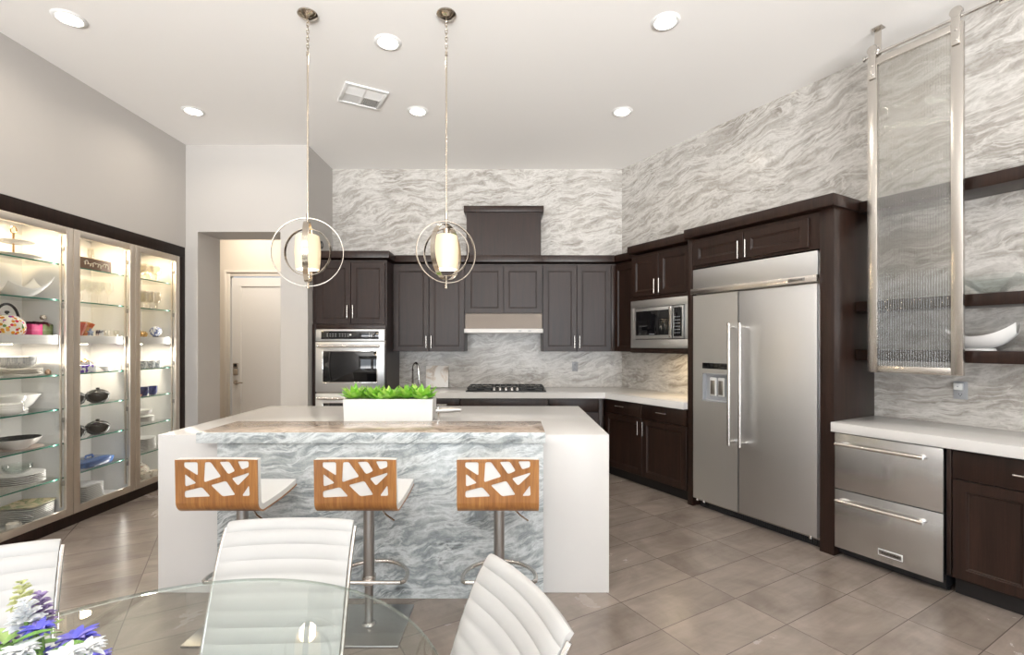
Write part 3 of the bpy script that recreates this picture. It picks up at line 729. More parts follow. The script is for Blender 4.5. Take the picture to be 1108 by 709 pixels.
# ---------------------------------------------------------------- hanging reeded glass door
DE = .352
gd = thing('sliding_glass_door', 'reeded glass panel in a nickel frame hanging in front of the shelves', 'sliding door', FR, (3.04, -DE, 1.26))
dx0, dx1, dz0, dz1 = 2.795, 3.292, 1.258, 3.375
m = MB(); w = .056
m.box(dx0, dx0 + w, -DE - .017, -DE + .017, dz0, dz1, .002); m.box(dx1 - w, dx1, -DE - .017, -DE + .017, dz0, dz1, .002)
m.box(dx0 + w, dx1 - w, -DE - .017, -DE + .017, dz0, dz0 + .045, .002); m.box(dx0 + w, dx1 - w, -DE - .017, -DE + .017, dz1 - .045, dz1, .002)
m.build('door_frame', M['nickel'], gd)
def reeded():
    m = MB(); vs = []; fs = []; a, b, z0, z1 = dx0 + w - .004, dx1 - w + .004, dz0 + .042, dz1 - .042
    nr = 29; k = 6; n = nr * k; yb = -DE + .003
    for i in range(n + 1):
        x = a + (b - a) * i / n; ph = (i % k) / k
        y = -DE - .001 - .0036 * sin(pi * ph)
        vs += [(x, y, z0), (x, y, z1), (x, yb, z0), (x, yb, z1)]
    for i in range(n):
        p, q = 4 * i, 4 * i + 4
        fs += [(p, q, q + 1, p + 1), (p + 2, p + 3, q + 3, q + 2), (p, p + 2, q + 2, q), (p + 1, q + 1, q + 3, p + 3)]
    fs += [(0, 1, 3, 2), (4 * n, 4 * n + 2, 4 * n + 3, 4 * n + 1)]
    m.raw(vs, fs)
    mt = bpy.data.materials.new('reeded_glass'); mt.use_nodes = True; nt = mt.node_tree; nt.nodes.clear(); g = N(nt)
    rf = g.n('ShaderNodeBsdfGlass'); rf.inputs['IOR'].default_value = 1.3; rf.inputs['Roughness'].default_value = .06; rf.inputs[0].default_value = (.99, .985, .97, 1)
    tr = g.n('ShaderNodeBsdfTransparent'); tr.inputs[0].default_value = (.985, .98, .965, 1)
    tl = g.n('ShaderNodeBsdfTranslucent'); tl.inputs[0].default_value = (.86, .85, .81, 1)
    gl = g.n('ShaderNodeBsdfGlossy'); gl.inputs['Roughness'].default_value = .08
    lw = g.n('ShaderNodeLayerWeight'); lw.inputs[0].default_value = .5
    f = g.math('MULTIPLY_ADD', g.math('POWER', lw.outputs['Facing'], 2.0), .75, True); nt.nodes[-1].inputs[2].default_value = .07
    m1 = g.n('ShaderNodeMixShader'); m1.inputs[0].default_value = .0; g.l(tr.outputs[0], m1.inputs[1]); g.l(rf.outputs[0], m1.inputs[2])
    m0 = g.n('ShaderNodeMixShader'); m0.inputs[0].default_value = .22; g.l(m1.outputs[0], m0.inputs[1]); g.l(tl.outputs[0], m0.inputs[2]); m1 = m0
    m2 = g.n('ShaderNodeMixShader'); g.l(f, m2.inputs[0]); g.l(m1.outputs[0], m2.inputs[1]); g.l(gl.outputs[0], m2.inputs[2])
    out = g.n('ShaderNodeOutputMaterial'); g.l(m2.outputs[0], out.inputs[0])
    m.build('reeded_pane', mt, gd, smooth=60)
reeded()
RZ = 3.408
for i, hx in enumerate((dx0 + .030, dx1 - .032)):
    h = MB(); h.box(hx - .021, hx + .021, -DE - .025, -DE - .017, 3.24, RZ + .045, .002)
    h.cyl((hx, -DE - .026, RZ + .028), (hx, -DE - .016, RZ + .028), .030, n=24)
    h.cyl((hx, -DE - .031, 3.27), (hx, -DE - .025, 3.27), .008, n=12); h.cyl((hx, -DE - .031, 3.33), (hx, -DE - .025, 3.33), .008, n=12)
    hh = h.build('hanger_strap', M['nickel'], gd)
    wl_ = MB(); wl_.cyl((hx, -DE - .013, RZ + .038), (hx, -DE + .013, RZ + .038), .0275, n=28); wl_.cyl((hx, -DE - .020, RZ + .038), (hx, -DE + .018, RZ + .038), .012, n=16)
    wl_.build('roller', M['steeld'], hh)
rl = thing('door_rail', 'round nickel rail hung from the ceiling that carries the glass door', 'rail', FR, (3.4, -DE, RZ))
MB().cyl((2.775, -DE, RZ), (4.6, -DE, RZ), .0115, n=20).build('rod', M['chrome'], rl)
for bx in (2.845, 3.46, 4.1):
    m = MB(); m.box(bx - .020, bx + .020, -DE + .012, -DE + .018, RZ - .03, H - .006, .001); m.box(bx - .03, bx + .03, -DE - .01, -DE + .05, H - .006, H, .001)
    m.cyl((bx, -DE, RZ), (bx, -DE + .013, RZ), .010, n=12)
    m.build('ceiling_bracket', M['nickel'], rl)
m = MB(); m.cyl((2.765, -DE, RZ), (2.782, -DE, RZ), .019, n=20); m.build('end_stop', M['chrome'], rl)
# ---------------------------------------------------------------- things on the right shelves
def boat_bowl():
    """long white bowl whose two ends sweep up"""
    m = MB(); n = 28; k = 16; L = .33; vs = []; fs = []
    def pt(u, v, t):
        # u along -1..1, v across -1..1, t 0 outer 1 inner
        w = .105 * (1 - .55 * abs(u) ** 2.2); rim = .078 + .068 * abs(u) ** 2.4 + .012 * u
        base = .085 * abs(u) ** 2.8
        z = base + (rim - base) * abs(v) ** 2.6
        if t: z = max(z + .007 * (1 - abs(v)), base + .008)
        return (u * L / 2 * (1 + .05 * abs(v)), v * (w - .006 * t), z)
    for t in (0, 1):
        for i in range(n + 1):
            for j in range(k + 1): vs.append(pt(-1 + 2 * i / n, -1 + 2 * j / k, t))
    W = k + 1; B = (n + 1) * W
    for i in range(n):
        for j in range(k):
            a = i * W + j; fs.append((a, a + W, a + W + 1, a + 1)); fs.append((B + a, B + a + 1, B + a + W + 1, B + a + W))
    for i in range(n):
        for j in (0, k):
            a = i * W + j; fs.append((a, B + a, B + a + W, a + W))
    for j in range(k):
        for i in (0, n):
            a = i * W + j; fs.append((a, a + 1, B + a + 1, B + a))
    m.raw(vs, fs); m.lathe([(0, 0), (.062, 0), (.060, .012), (0, .012)], (0, 0, -.008), 28, sx=1.3, sy=.8)
    return m
o = boat_bowl().build('boat_bowl', M['porc'], loc=fw(FR, (3.30, -.15, 1.4155)), rotz=radians(-60))
tag(o, 'white boat shaped bowl with upswept ends on the lowest floating shelf', 'bowl')
gb = MB().lathe([(0, 0), (.055, 0), (.06, .006), (.20, .105), (.196, .108), (.056, .012), (0, .010)], n=4)
o = gb.build('glass_bowl', M['glass'], loc=fw(FR, (3.36, -.15, 1.7485)), rotz=radians(-60 + 45), smooth=20)
tag(o, 'clear square glass bowl on the middle floating shelf', 'bowl')
apple = MB().lathe([(0, .004), (.025, 0), (.045, .02), (.052, .045), (.044, .072), (.02, .082), (.006, .074), (0, .072)], n=28); apple.cyl((0, 0, .07), (.006, 0, .098), .003, n=8)
o = apple.build('green_ornament', pr('green_glaze', (.10, .30, .08), .25), loc=fw(FR, (3.60, -.20, 1.407)))
tag(o, 'small green round ornament on the lowest shelf at the picture edge', 'ornament')
# outlets
def outlet(name, frame, x, z, label, y=0):
    t = thing(name, label, 'outlet', frame, (x, y - .003, z))
    MB().box(x - .036, x + .036, y - .006, y - .001, z - .058, z + .058, .002).build('cover_plate', M['grey'], t)
    for dz in (.026, -.026):
        s = MB().box(x - .017, x + .017, y - .0085, y - .006, z + dz - .016, z + dz + .016, .003).build('socket', M['whitep'] if False else M['grey'], t)
        q = MB()
        for xx in (-.007, .007): q.box(x + xx - .0012, x + xx + .0012, y - .0089, y - .0085, z + dz - .004, z + dz + .006)
        q.cyl((x, y - .0089, z + dz - .009), (x, y - .0085, z + dz - .009), .003, n=10); q.build('slots', M['black'], s)
outlet('wall_outlet', FB, .77, 1.17, 'grey wall outlet on the marble backsplash right of the cooktop')
outlet('wall_outlet', FR, 3.17, 1.145, 'grey wall outlet below the hanging glass door')
pl = thing('plug_adapter', 'small white adapter plugged into the outlet below the glass door', 'adapter', FR, (3.165, -.009, 1.171))
MB().box(3.142, 3.188, -.036, -.009, 1.148, 1.194, .005).build('adapter_body', M['whitep'], pl)
MB().cyl((3.165, -.0365, 1.171), (3.165, -.036, 1.171), .004, n=12).build('pilot_light', M['grey'], pl)
sn = thing('wall_sensor', 'small round dark sensor on the white pier behind the left pendant', 'sensor', ((-2.2, 5.5, 2.58), radians(90)))
MB().cyl((0, 0, 0), (0, -.012, 0), .045, n=28).build('mount', M['black'], sn)
MB().lathe([(0, .028), (.02, .025), (.034, .012), (.036, 0), (0, 0)], n=24).build('dome', M['steeld'], sn).rotation_euler = (radians(90), 0, 0)
sn.children[1].location = (0, -.012, 0)
# ---------------------------------------------------------------- cooktop
def cooktop():
    x0, x1, y0, y1, z = -.51, .375, 5.275, 5.79, .92
    t = thing('cooktop', 'gas cooktop with black cast iron grates and five knobs', 'cooktop', F0, ((x0 + x1) / 2, (y0 + y1) / 2, z))
    MB().box(x0, x1, y0, y1, z, z + .012, .004).build('tray', M['black'], t)
    for i in range(3):
        a = x0 + .02 + i * .2835; b = a + .275; m = MB(); c0, c1 = y0 + (.10 if i == 1 else .02), y1 - .02; zt = z + .045
        for yy in (c0, c1): m.box(a, b, yy - .006, yy + .006, zt - .016, zt, .002)
        for xx in (a, b): m.box(xx - .006, xx + .006, c0, c1, zt - .012, zt, .002)
        for k in range(1, 4): m.box(a + .06875 * k - .005, a + .06875 * k + .005, c0, c1, zt - .010, zt, .002)
        m.box(a, b, (c0 + c1) / 2 - .005, (c0 + c1) / 2 + .005, zt - .011, zt, .002)
        for xx in (a + .01, b - .01):
            for yy in (c0 + .01, c1 - .01): m.cyl((xx, yy, z + .012), (xx, yy, zt - .01), .008, n=10)
        m.build('grate', M['iron'], t)
        for yy in (((c0 + c1) / 2,) if i == 1 else (c0 + .11, c1 - .11)):
            MB().lathe([(0, .016), (.032, .016), (.036, .010), (.045, .008), (.045, 0), (0, 0)], ((a + b) / 2, yy, z + .012), 24).build('burner', M['iron'], t)
    for i in range(5):
        kx = (x0 + x1) / 2 - .13 + .065 * i
        MB().lathe([(0, .032), (.014, .032), (.018, .027), (.020, 0), (0, 0)], (kx, y0 + .045, z + .012), 20).build('knob', M['steeld'], t)
cooktop()
# sink tap on back worktop
tp = thing('tap', 'chrome gooseneck tap on the back worktop beside the oven tower', 'tap', F0, (-1.165, 5.66, .92))
pts = [(-1.165, 5.66, .93), (-1.165, 5.66, 1.13)] + [(-1.165 + .045 - .045 * cos(a), 5.66 - .065 + .065 * cos(a), 1.13 + .095 * sin(a)) for a in [pi * k / 12 for k in range(1, 12)]] + [(-1.075, 5.53, 1.12), (-1.068, 5.528, 1.03)]
MB().tube(pts, .0135, 14).build('spout', M['chrome'], tp)
MB().cyl((-1.165, 5.66, .92), (-1.165, 5.66, .945), .026).build('base', M['chrome'], tp)
MB().tube([(-1.068, 5.528, 1.035), (-1.062, 5.526, .985)], .017, 14).build('spray_head', M['steeld'], tp)
MB().tube([(-1.165, 5.66, .99), (-1.205, 5.645, 1.0), (-1.24, 5.62, 1.02)], .007, 10).build('lever', M['chrome'], tp)
# marble board leaning on the backsplash
bd = MB(); bd.box(-.135, .135, -.009, .009, 0, .268, .003)
bm_ = bpy.data.materials.new('agate_board'); bm_.use_nodes = True; g = N(bm_.node_tree); b = bm_.node_tree.nodes['Principled BSDF']
nn = g.noise(g.coords(), 5, 5, .6, 1.2)
g.l(g.ramp(nn.outputs[0], [(.30, (.36, .32, .28)), (.40, (.66, .58, .50)), (.46, (.80, .78, .75)), (.60, (.82, .80, .77)), (.66, (.50, .46, .42)), (.70, (.78, .75, .72))]), b.inputs['Base Color'])
b.inputs['Roughness'].default_value = .25
o = bd.build('stone_board', bm_, loc=(-.905, 5.79, .9225)); o.rotation_euler = (radians(-16), 0, radians(4))
tag(o, 'square pale veined stone board leaning on the backsplash beside the tap', 'board')
# island faucet
it = thing('faucet', 'low chrome faucet on the island right of the succulent planter', 'faucet', F0, (-.512, 3.34, .92))
MB().cyl((-.512, 3.34, .92), (-.512, 3.34, 1.012), .0135, n=20).build('post', M['chrome'], it)
MB().tube([(-.53, 3.34, .985), (-.46, 3.345, .986), (-.375, 3.35, .990), (-.355, 3.35, .988)], [.018, .019, .018, .014], 18).build('spout', M['steeld'], it)
# planter with succulents
px0, px1, py0, py1 = -1.145, -.545, 3.275, 3.425
pt = thing('succulent_planter', 'long white planter with green succulents on the island', 'planter', F0, (-.845, 3.35, .92))
m = MB(); pz = 1.072
def ringp(i, z, k=0): return [(px0 + i - k, py0 + i - k, z), (px1 - i + k, py0 + i - k, z), (px1 - i + k, py1 - i + k, z), (px0 + i - k, py1 - i + k, z)]
rings = [ringp(0, .9205), ringp(0, pz, .006), ringp(.008, pz, .006), ringp(.008, 1.045)]
vs = [p for r in rings for p in r]; fs = [(3, 2, 1, 0), (12, 13, 14, 15)]
for k in range(3): fs += [(4 * k + i, 4 * k + (i + 1) % 4, 4 * k + 4 + (i + 1) % 4, 4 * k + 4 + i) for i in range(4)]
m.raw(vs, fs); m.build('planter_box', M['mattw'], pt, smooth=20)
m = MB()
for i in range(150):
    x = random.uniform(px0 + .02, px1 - .02); y = random.uniform(py0 + .02, py1 - .02); r = random.uniform(.007, .012)
    m.lathe([(0, -r * .7), (r * .8, -r * .4), (r, 0), (r * .8, r * .5), (0, r * .7)], (x, y, 1.054), 7)
o = m.build('pebbles', M['pebble'], pt)
def rosette(cx, cy, cz, R, seed):
    rnd = random.Random(seed); m = MB()
    for ring_, (n, tilt, ln) in enumerate(((9, 12, 1.0), (9, 30, .95), (7, 50, .8), (5, 70, .55))):
        for i in range(n):
            a = 2 * pi * (i + .5 * (ring_ % 2)) / n + rnd.uniform(-.2, .2); tl = radians(tilt + rnd.uniform(-9, 9)); L = R * ln * rnd.uniform(.85, 1.12); W = L * .20
            d = Vector((cos(a) * cos(tl), sin(a) * cos(tl), sin(tl))); sd = Vector((-sin(a), cos(a), 0)); up = d.cross(sd) * -1
            base = Vector((cx, cy, cz)); vs = []; K = 6
            for k in range(K + 1):
                t_ = k / K; w = W * (sin(pi * min(1, .18 + .82 * t_)) ** .8 if t_ < 1 else 0) + .0006; th = w * .45
                p = base + d * L * t_ + Vector((0, 0, 1)) * (L * .22 * t_ * t_ * (1 if tilt < 60 else .2))
                vs += [p - sd * w, p + up * th * .35, p + sd * w, p - up * th]
            fs = [(3, 2, 1, 0)]
            for k in range(K): fs += [(4 * k + q, 4 * k + (q + 1) % 4, 4 * k + 4 + (q + 1) % 4, 4 * k + 4 + q) for q in range(4)]
            m.raw(vs, fs)
    return m
for i, (xx, yy, R, zz) in enumerate(((-1.09, 3.335, .105, 1.06), (-.965, 3.37, .10, 1.06), (-.85, 3.33, .10, 1.055), (-.73, 3.37, .10, 1.06), (-.62, 3.34, .115, 1.055), (-1.03, 3.40, .085, 1.05), (-.79, 3.41, .085, 1.05), (-.67, 3.40, .08, 1.05), (-.90, 3.31, .075, 1.055))):
    rosette(xx, yy, zz + .008, R * 1.12, 20 + i).build('succulent', M['green'], pt, smooth=60)
# ---------------------------------------------------------------- pendants
def pendant(x, y, label, rots):
    t = thing('pendant_light', label, 'pendant light', F0, (x, y, H), 'globe pendant lights above the island')
    MB().lathe([(0, 0), (.062, 0), (.064, -.008), (.056, -.016), (.030, -.028), (.012, -.034), (0, -.034)], (x, y, H), 36).build('canopy', M['polnick'], t)
    c = MB(); z = H - .032
    for k in range(9):
        zz = z - .012 - .024 * k; L = [(x + (.008 * cos(a) if k % 2 else 0), y + (0 if k % 2 else .008 * cos(a)), zz + .017 * sin(a)) for a in [2 * pi * i / 14 for i in range(14)]]
        c.tube(L, .0024, 8, True)
    c.build('chain', M['polnick'], t)
    GZ = 2.043; R = .222
    m = MB(); m.cyl((x, y, z - .225), (x, y, GZ + .15), .006, n=14); m.cyl((x, y, z - .24), (x, y, z - .215), .009, n=14); m.cyl((x, y, GZ + R - .01), (x, y, GZ + R + .03), .010, n=14)
    m.build('rod', M['polnick'], t)
    for (az, tilt, RR, wr, wa) in rots:
        u = Vector((cos(az), sin(az), 0)); nrm = Vector((-sin(az), cos(az), 0))
        v = Vector((0, 0, 1)) * cos(tilt) + nrm * sin(tilt)
        MB().ring((x, y, GZ), RR, u, v, wr, wa, 96).build('ring', M['polnick'], t)
    m = MB(); m.cyl((x, y, GZ - R - .004), (x, y, GZ - .15), .006, n=12); m.lathe([(0, .012), (.009, .008), (.009, -.008), (0, -.012)], (x, y, GZ - R - .004), 12); m.build('finial', M['polnick'], t)
    s = [(.0, .112), (.058, .112), (.071, .106), (.077, .06), (.080, 0), (.077, -.06), (.071, -.112), (.066, -.112), (.072, -.06), (.075, 0), (.072, .06), (.066, .102), (0, .104)]
    MB().lathe(s, (x, y, GZ), 40).build('shade', M['shade'], t)
    MB().cyl((x, y, GZ + .11), (x, y, GZ + .15), .022, n=20).build('socket', M['polnick'], t)
    l = bpy.data.lights.new('pendant_bulb', 'POINT'); l.energy = 5; l.color = (1, .80, .55); l.shadow_soft_size = .05
    o = bpy.data.objects.new('pendant_bulb', l); COL.objects.link(o); o.location = (x, y, GZ - .13)
pendant(-1.325, 3.117, 'left globe pendant of nickel rings round a white glass cylinder', ((radians(12), 0, .218, .005, .006), (radians(108), 0, .192, .004, .017), (radians(-3), 0, .150, .004, .012)))
pendant(-.4256, 3.117, 'right globe pendant of nickel rings round a white glass cylinder', ((radians(26), 0, .196, .005, .008), (radians(-14), 0, .152, .004, .010), (radians(70), 0, .178, .004, .016)))
# ---------------------------------------------------------------- bar stools
HOLES = [[(168, 203), (267, 203), (267, 303), (168, 238)], [(318, 205), (362, 203), (440, 310), (308, 352)], [(425, 203), (503, 200), (548, 268), (490, 293)],
         [(565, 197), (655, 195), (655, 238), (597, 258)], [(172, 285), (257, 355), (172, 380)], [(517, 322), (655, 278), (655, 292), (565, 376)],
         [(168, 412), (295, 385), (357, 455), (168, 460)], [(357, 372), (477, 340), (547, 442), (445, 455)], [(655, 368), (660, 447), (595, 450)]]
def round_poly(P, r, k=3):
    out = []; n = len(P)
    for i in range(n):
        a, b, c = Vector(P[i - 1]), Vector(P[i]), Vector(P[(i + 1) % n])
        da, dc = (a - b), (c - b); q = min(r, da.length * .3, dc.length * .3)
        p0, p1 = b + da.normalized() * q, b + dc.normalized() * q
        for j in range(k + 1):
            t_ = j / k; out.append(p0 * (1 - t_) ** 2 + b * 2 * t_ * (1 - t_) + p1 * t_ * t_)
    return out
def stool():
    t = thing('bar_stool', '', 'stool', F0, (0, 0, 0), 'bar stools at the island')
    W = .385; yb, zt, zb = -.205, .906, .645
    # side profile (outer face): back top -> bend -> seat front
    back_len = .205
    def prof():
        P = [(yb - .006, zt), (yb, zt - back_len)]
        for k in range(1, 9):
            a = (pi / 2) * k / 8; P.append((yb + .055 * (1 - cos(a)), zt - back_len - .055 * sin(a)))
        P += [(-.08, .646), (.0, .648), (.10, .654), (.17, .662), (.195, .668)]
        return P
    P = prof()
    def bow(u): return -.012 * (2 * u - 1) ** 2
    def nrm(i):
        a, b = Vector(P[max(i - 1, 0)]), Vector(P[min(i + 1, len(P) - 1)]); d = (b - a).normalized(); return Vector((-d.y, d.x))   # inward
    def strip(off0, off1, i0, mat, name, inset=0, parent=t):
        m = MB(); NU = 12; vs = []; fs = []; idx = list(range(i0, len(P)))
        for i in idx:
            n_ = nrm(i)
            for o in (off0, off1):
                y, z = Vector(P[i]) + n_ * o
                for j in range(NU + 1):
                    u = j / NU; f = max(0, 1 - max(0, i - 1) / 9)
                    vs.append(((u - .5) * (W - 2 * inset), y + bow(u) * f, z))
        Wd = NU + 1; S_ = 2 * Wd
        for a in range(len(idx) - 1):
            for j in range(NU):
                p = a * S_ + j; fs.append((p, p + 1, p + S_ + 1, p + S_)); q = p + Wd; fs.append((q, q + S_, q + S_ + 1, q + 1))
            for j in (0, NU): p = a * S_ + j; fs.append((p, p + Wd, p + Wd + S_, p + S_))
        for a in (0, len(idx) - 1):
            for j in range(NU): p = a * S_ + j; fs.append((p, p + 1, p + Wd + 1, p + Wd))
        m.raw(vs, fs); return m
    # veneer: flat zone with cut-outs + bend and seat underside
    m = strip(0, .008, 1, None, '')
    total = .255
    H2 = []
    for h in HOLES:
        pts = [((x - 105) / 617, (520 - y) / 402) for x, y in h]
        pts = [Vector((u * W, v * .262 - .014)) for u, v in pts]
        H2.append(round_poly(pts, .010))
    outer = []
    for j in range(12): outer.append(Vector((W * j / 12, 0)))
    for j in range(4): outer.append(Vector((W, back_len * j / 4)))
    for j in range(12): outer.append(Vector((W * (1 - j / 12), back_len)))
    for j in range(4): outer.append(Vector((0, back_len * (1 - j / 4))))
    b2 = bmesh.new(); es = []; loops = []
    for lp in [outer] + H2:
        v = [b2.verts.new((p.x, max(p.y, 0) if lp is outer else max(p.y, .006), 0)) for p in lp]; loops.append(v)
        es += [b2.edges.new((v[i], v[(i + 1) % len(v)])) for i in range(len(v))]
    bmesh.ops.triangle_fill(b2, edges=es, use_beauty=True, use_dissolve=False)
    b2.verts.index_update()
    def to3(p, o):
        v = p.y / back_len; u = p.x / W
        return (p.x - W / 2, yb - .006 * v + o + bow(u), zt - back_len + p.y)
    n = len(b2.verts); vl = list(b2.verts)
    vs = [to3(v.co, 0) for v in vl] + [to3(v.co, .008) for v in vl]
    tris = [tuple(x.index for x in f.verts) for f in b2.faces]
    def inside(c):
        for h in H2:
            k = False; j = len(h) - 1
            for i in range(len(h)):
                if (h[i].y > c.y) != (h[j].y > c.y) and c.x < (h[j].x - h[i].x) * (c.y - h[i].y) / (h[j].y - h[i].y) + h[i].x: k = not k
                j = i
            if k: return True
        return False
    keep = [tr for tr in tris if not inside(sum((vl[i].co for i in tr), Vector()) / 3)]
    fs = keep + [tuple(i + n for i in tr[::-1]) for tr in keep]
    for lp in loops:
        for i in range(len(lp)):
            a, b = lp[i].index, lp[(i + 1) % len(lp)].index; fs.append((a, b, b + n, a + n))
    m.raw(vs, fs); b2.free()
    m.build('veneer_shell', M['veneer'], t, smooth=25)
    pm = strip(.004, .036, 0, None, '', .002)
    pm.build('seat_pad', M['vinyl'], t, smooth=50)
    
    MB().box(-.09, .09, -.09, .09, .628, .6465, .004).build('seat_plate', M['steeld'], t)
    MB().cyl((0, 0, .23), (0, 0, .63), .0275, n=28).build('column', M['steeld'], t)
    MB().cyl((0, 0, .02), (0, 0, .24), .0215, n=28).build('piston', M['steeld'], t)
    f = MB(); f.cyl((0, 0, .222), (0, 0, .262), .036, n=28)
    R = .165; pts = [(-.19, -.005, .24)] + [(-.19 * cos(a) * 1.0, .02 + .19 * sin(a), .24) for a in [pi * k / 24 for k in range(0, 25)]] + [(.19, -.005, .24)]
    pts = [(-.17, -.035, .24), (-.185, -.02, .24)] + pts[1:-1] + [(.185, -.02, .24), (.17, -.035, .24)]
    f.tube(pts, .011, 12); f.cyl((-.17, -.036, .24), (.17, -.036, .24), .010, n=14)
    f.build('footrest', M['nickel'], t)
    MB().box(-.195, .195, -.185, .185, 0, .012, .005).build('base', M['steeld'], t)
    MB().lathe([(0, .012), (.028, .012), (.034, .006), (.036, 0), (0, 0)], (0, 0, .012), 28).build('base_collar', M['steeld'], t)
    MB().tube([(.05, -.01, .634), (.07, -.04, .618), (.105, -.06, .590), (.148, -.07, .565)], .005, 8).build('lever', M['chrome'], t)
    return t
st = stool(); st.location = (-1.385, 2.47, 0); st['label'] = 'leftmost white bar stool with cut-out walnut back, nearest the display cabinet'
dup(st, (-.735, 2.47, 0), 'middle white bar stool with cut-out walnut back, straight before the planter')
dup(st, (-.066, 2.47, 0), 'rightmost white bar stool with cut-out walnut back, nearest the refrigerator side')
# ---------------------------------------------------------------- glass dining table
TX, TY, TR, TZ = -.732, .803, .633, .75
tb = thing('dining_table', 'round clear glass dining table on a chrome pedestal', 'table', F0, (TX, TY, 0))
m = MB(); prof = [(0, TZ - .010), (TR - .002, TZ - .010), (TR, TZ - .008), (TR, TZ - .002), (TR - .002, TZ), (0, TZ)]
vs = []; n = 128
m.lathe(prof, (TX, TY, 0), n)
for f in m.bm.faces:
    c = f.calc_center_median()
    if (Vector((c.x - TX, c.y - TY)).length > TR - .004): f.material_index = 1
m.build('glass_top', [M['table_glass'], M['glass_rim']], tb, smooth=30)
MB().lathe([(0, .0), (.30, 0), (.30, .012), (.28, .02), (.06, .03), (.05, .05), (.05, .70), (.13, .72), (.13, .7395), (0, .7395)], (TX, TY, 0), 48).build('pedestal', M['chrome'], tb)
# ---------------------------------------------------------------- dining chairs
def chair():
    t = thing('dining_chair', '', 'chair', F0, (0, 0, 0), 'white ribbed chairs round the glass table')
    ctrl = [(-.165, .435), (-.12, .457), (-.035, .465), (.06, .452), (.125, .452), (.165, .475), (.187, .53), (.213, .61), (.246, .70), (.280, .775), (.308, .822), (.325, .842)]
    # dense arclength sampling (Catmull-Rom)
    pts = []
    for i in range(len(ctrl) - 1):
        p0, p1, p2, p3 = [Vector(ctrl[max(0, min(len(ctrl) - 1, i + k))]) for k in (-1, 0, 1, 2)]
        for k in range(24):
            u = k / 24; pts.append(.5 * ((2 * p1) + (p2 - p0) * u + (2 * p0 - 5 * p1 + 4 * p2 - p3) * u * u + (3 * p1 - p0 - 3 * p2 + p3) * u ** 3))
    pts.append(Vector(ctrl[-1])); ds = [0]
    for a, b in zip(pts, pts[1:]): ds.append(ds[-1] + (b - a).length)
    L = ds[-1]; step = .0056; S = []; j = 0
    for i in range(int(L / step) + 1):
        s_ = i * step
        while j < len(ds) - 2 and ds[j + 1] < s_: j += 1
        f = (s_ - ds[j]) / max(1e-6, ds[j + 1] - ds[j]); S.append((s_, pts[j].lerp(pts[j + 1], min(1, f))))
    W = .42; NU = 14; vs = []; fs = []
    m = MB(); n = len(S)
    for side in (0, 1):
        for i, (s_, p) in enumerate(S):
            a, b = S[max(0, i - 1)][1], S[min(n - 1, i + 1)][1]; d = (b - a).normalized(); nr = Vector((-d.y, d.x))
            back = max(0, min(1, (s_ - .48) / .1))
            off = (.014 + .0075 * abs(sin(pi * (L - s_ + .004) / .0455)) ** .38) if side == 0 else -.006
            if side == 0: off *= min(1, .35 + 8 * min(s_, L - s_) / .05 * .1 + min(s_, L - s_) / .02)if min(s_, L - s_) < .02 else 1
            for k in range(NU + 1):
                u = 2 * k / NU - 1; e = 1 - abs(u) ** 14 * (.6 if side == 0 else 0)
                bowv = .026 * (1 - u * u) * back
                q = p + nr * off * e
                vs.append((u * W / 2, q.x + bowv, q.y))
    Wd = NU + 1; B = n * Wd
    for i in range(n - 1):
        for k in range(NU):
            a = i * Wd + k; fs.append((a, a + Wd, a + Wd + 1, a + 1)); fs.append((B + a, B + a + 1, B + a + Wd + 1, B + a + Wd))
        for k in (0, NU): a = i * Wd + k; fs.append((a, a + Wd, B + a + Wd, B + a))
    for i in (0, n - 1):
        for k in range(NU): a = i * Wd + k; fs.append((a, a + 1, B + a + 1, B + a))
    m.raw(vs, fs); m.build('ribbed_cushion', M['leather'], t, smooth=35)
    # shell behind the cushion
    for sx in (-1, 1):
        x = sx * (W / 2 + .005); path = [(x, p.x, p.y - .003) for s_, p in S[6::4]]
        MB().tube(path, .0075, 8).build('side_rail', M['nickel'], t)
        leg = [(x, -.135, .447), (x, -.153, .41), (x, -.155, .30), (x, -.155, .05), (x, -.143, .014), (x, -.115, .010), (x, .20, .010), (x, .23, .010)]
        MB().tube(leg, .010, 10).build('leg', M['chrome'], t)
    MB().tube([(-W / 2 - .005, .23, .010), (W / 2 + .005, .23, .010)], .010, 10).build('cross_bar', M['chrome'], t)
    return t
ch = chair(); ch.location = (-.742, 1.325, 0); ch.rotation_euler.z = radians(2)
ch['label'] = 'white ribbed dining chair on the far side of the glass table, facing the camera'
def place_chair(a, b, label):
    """a and b: plan points of the two ends of the top edge (seen from the sitter: right end, left end)"""
    a, b = Vector(a), Vector(b); mid = (a + b) / 2; d = (b - a).normalized(); rz = math.atan2(d.y, d.x)
    back = Vector((-sin(rz), cos(rz)))                      # local +y
    p = mid - back * .325
    dup(ch, (p.x, p.y, 0), label, None, rz)
place_chair((-.0506, 1.384), (.1244, 1.027), 'white ribbed dining chair at the right of the glass table, below the rightmost stool')
place_chair((-1.76, 1.27), (-1.405, 1.4995), 'white ribbed dining chair at the left of the glass table beside the flowers')
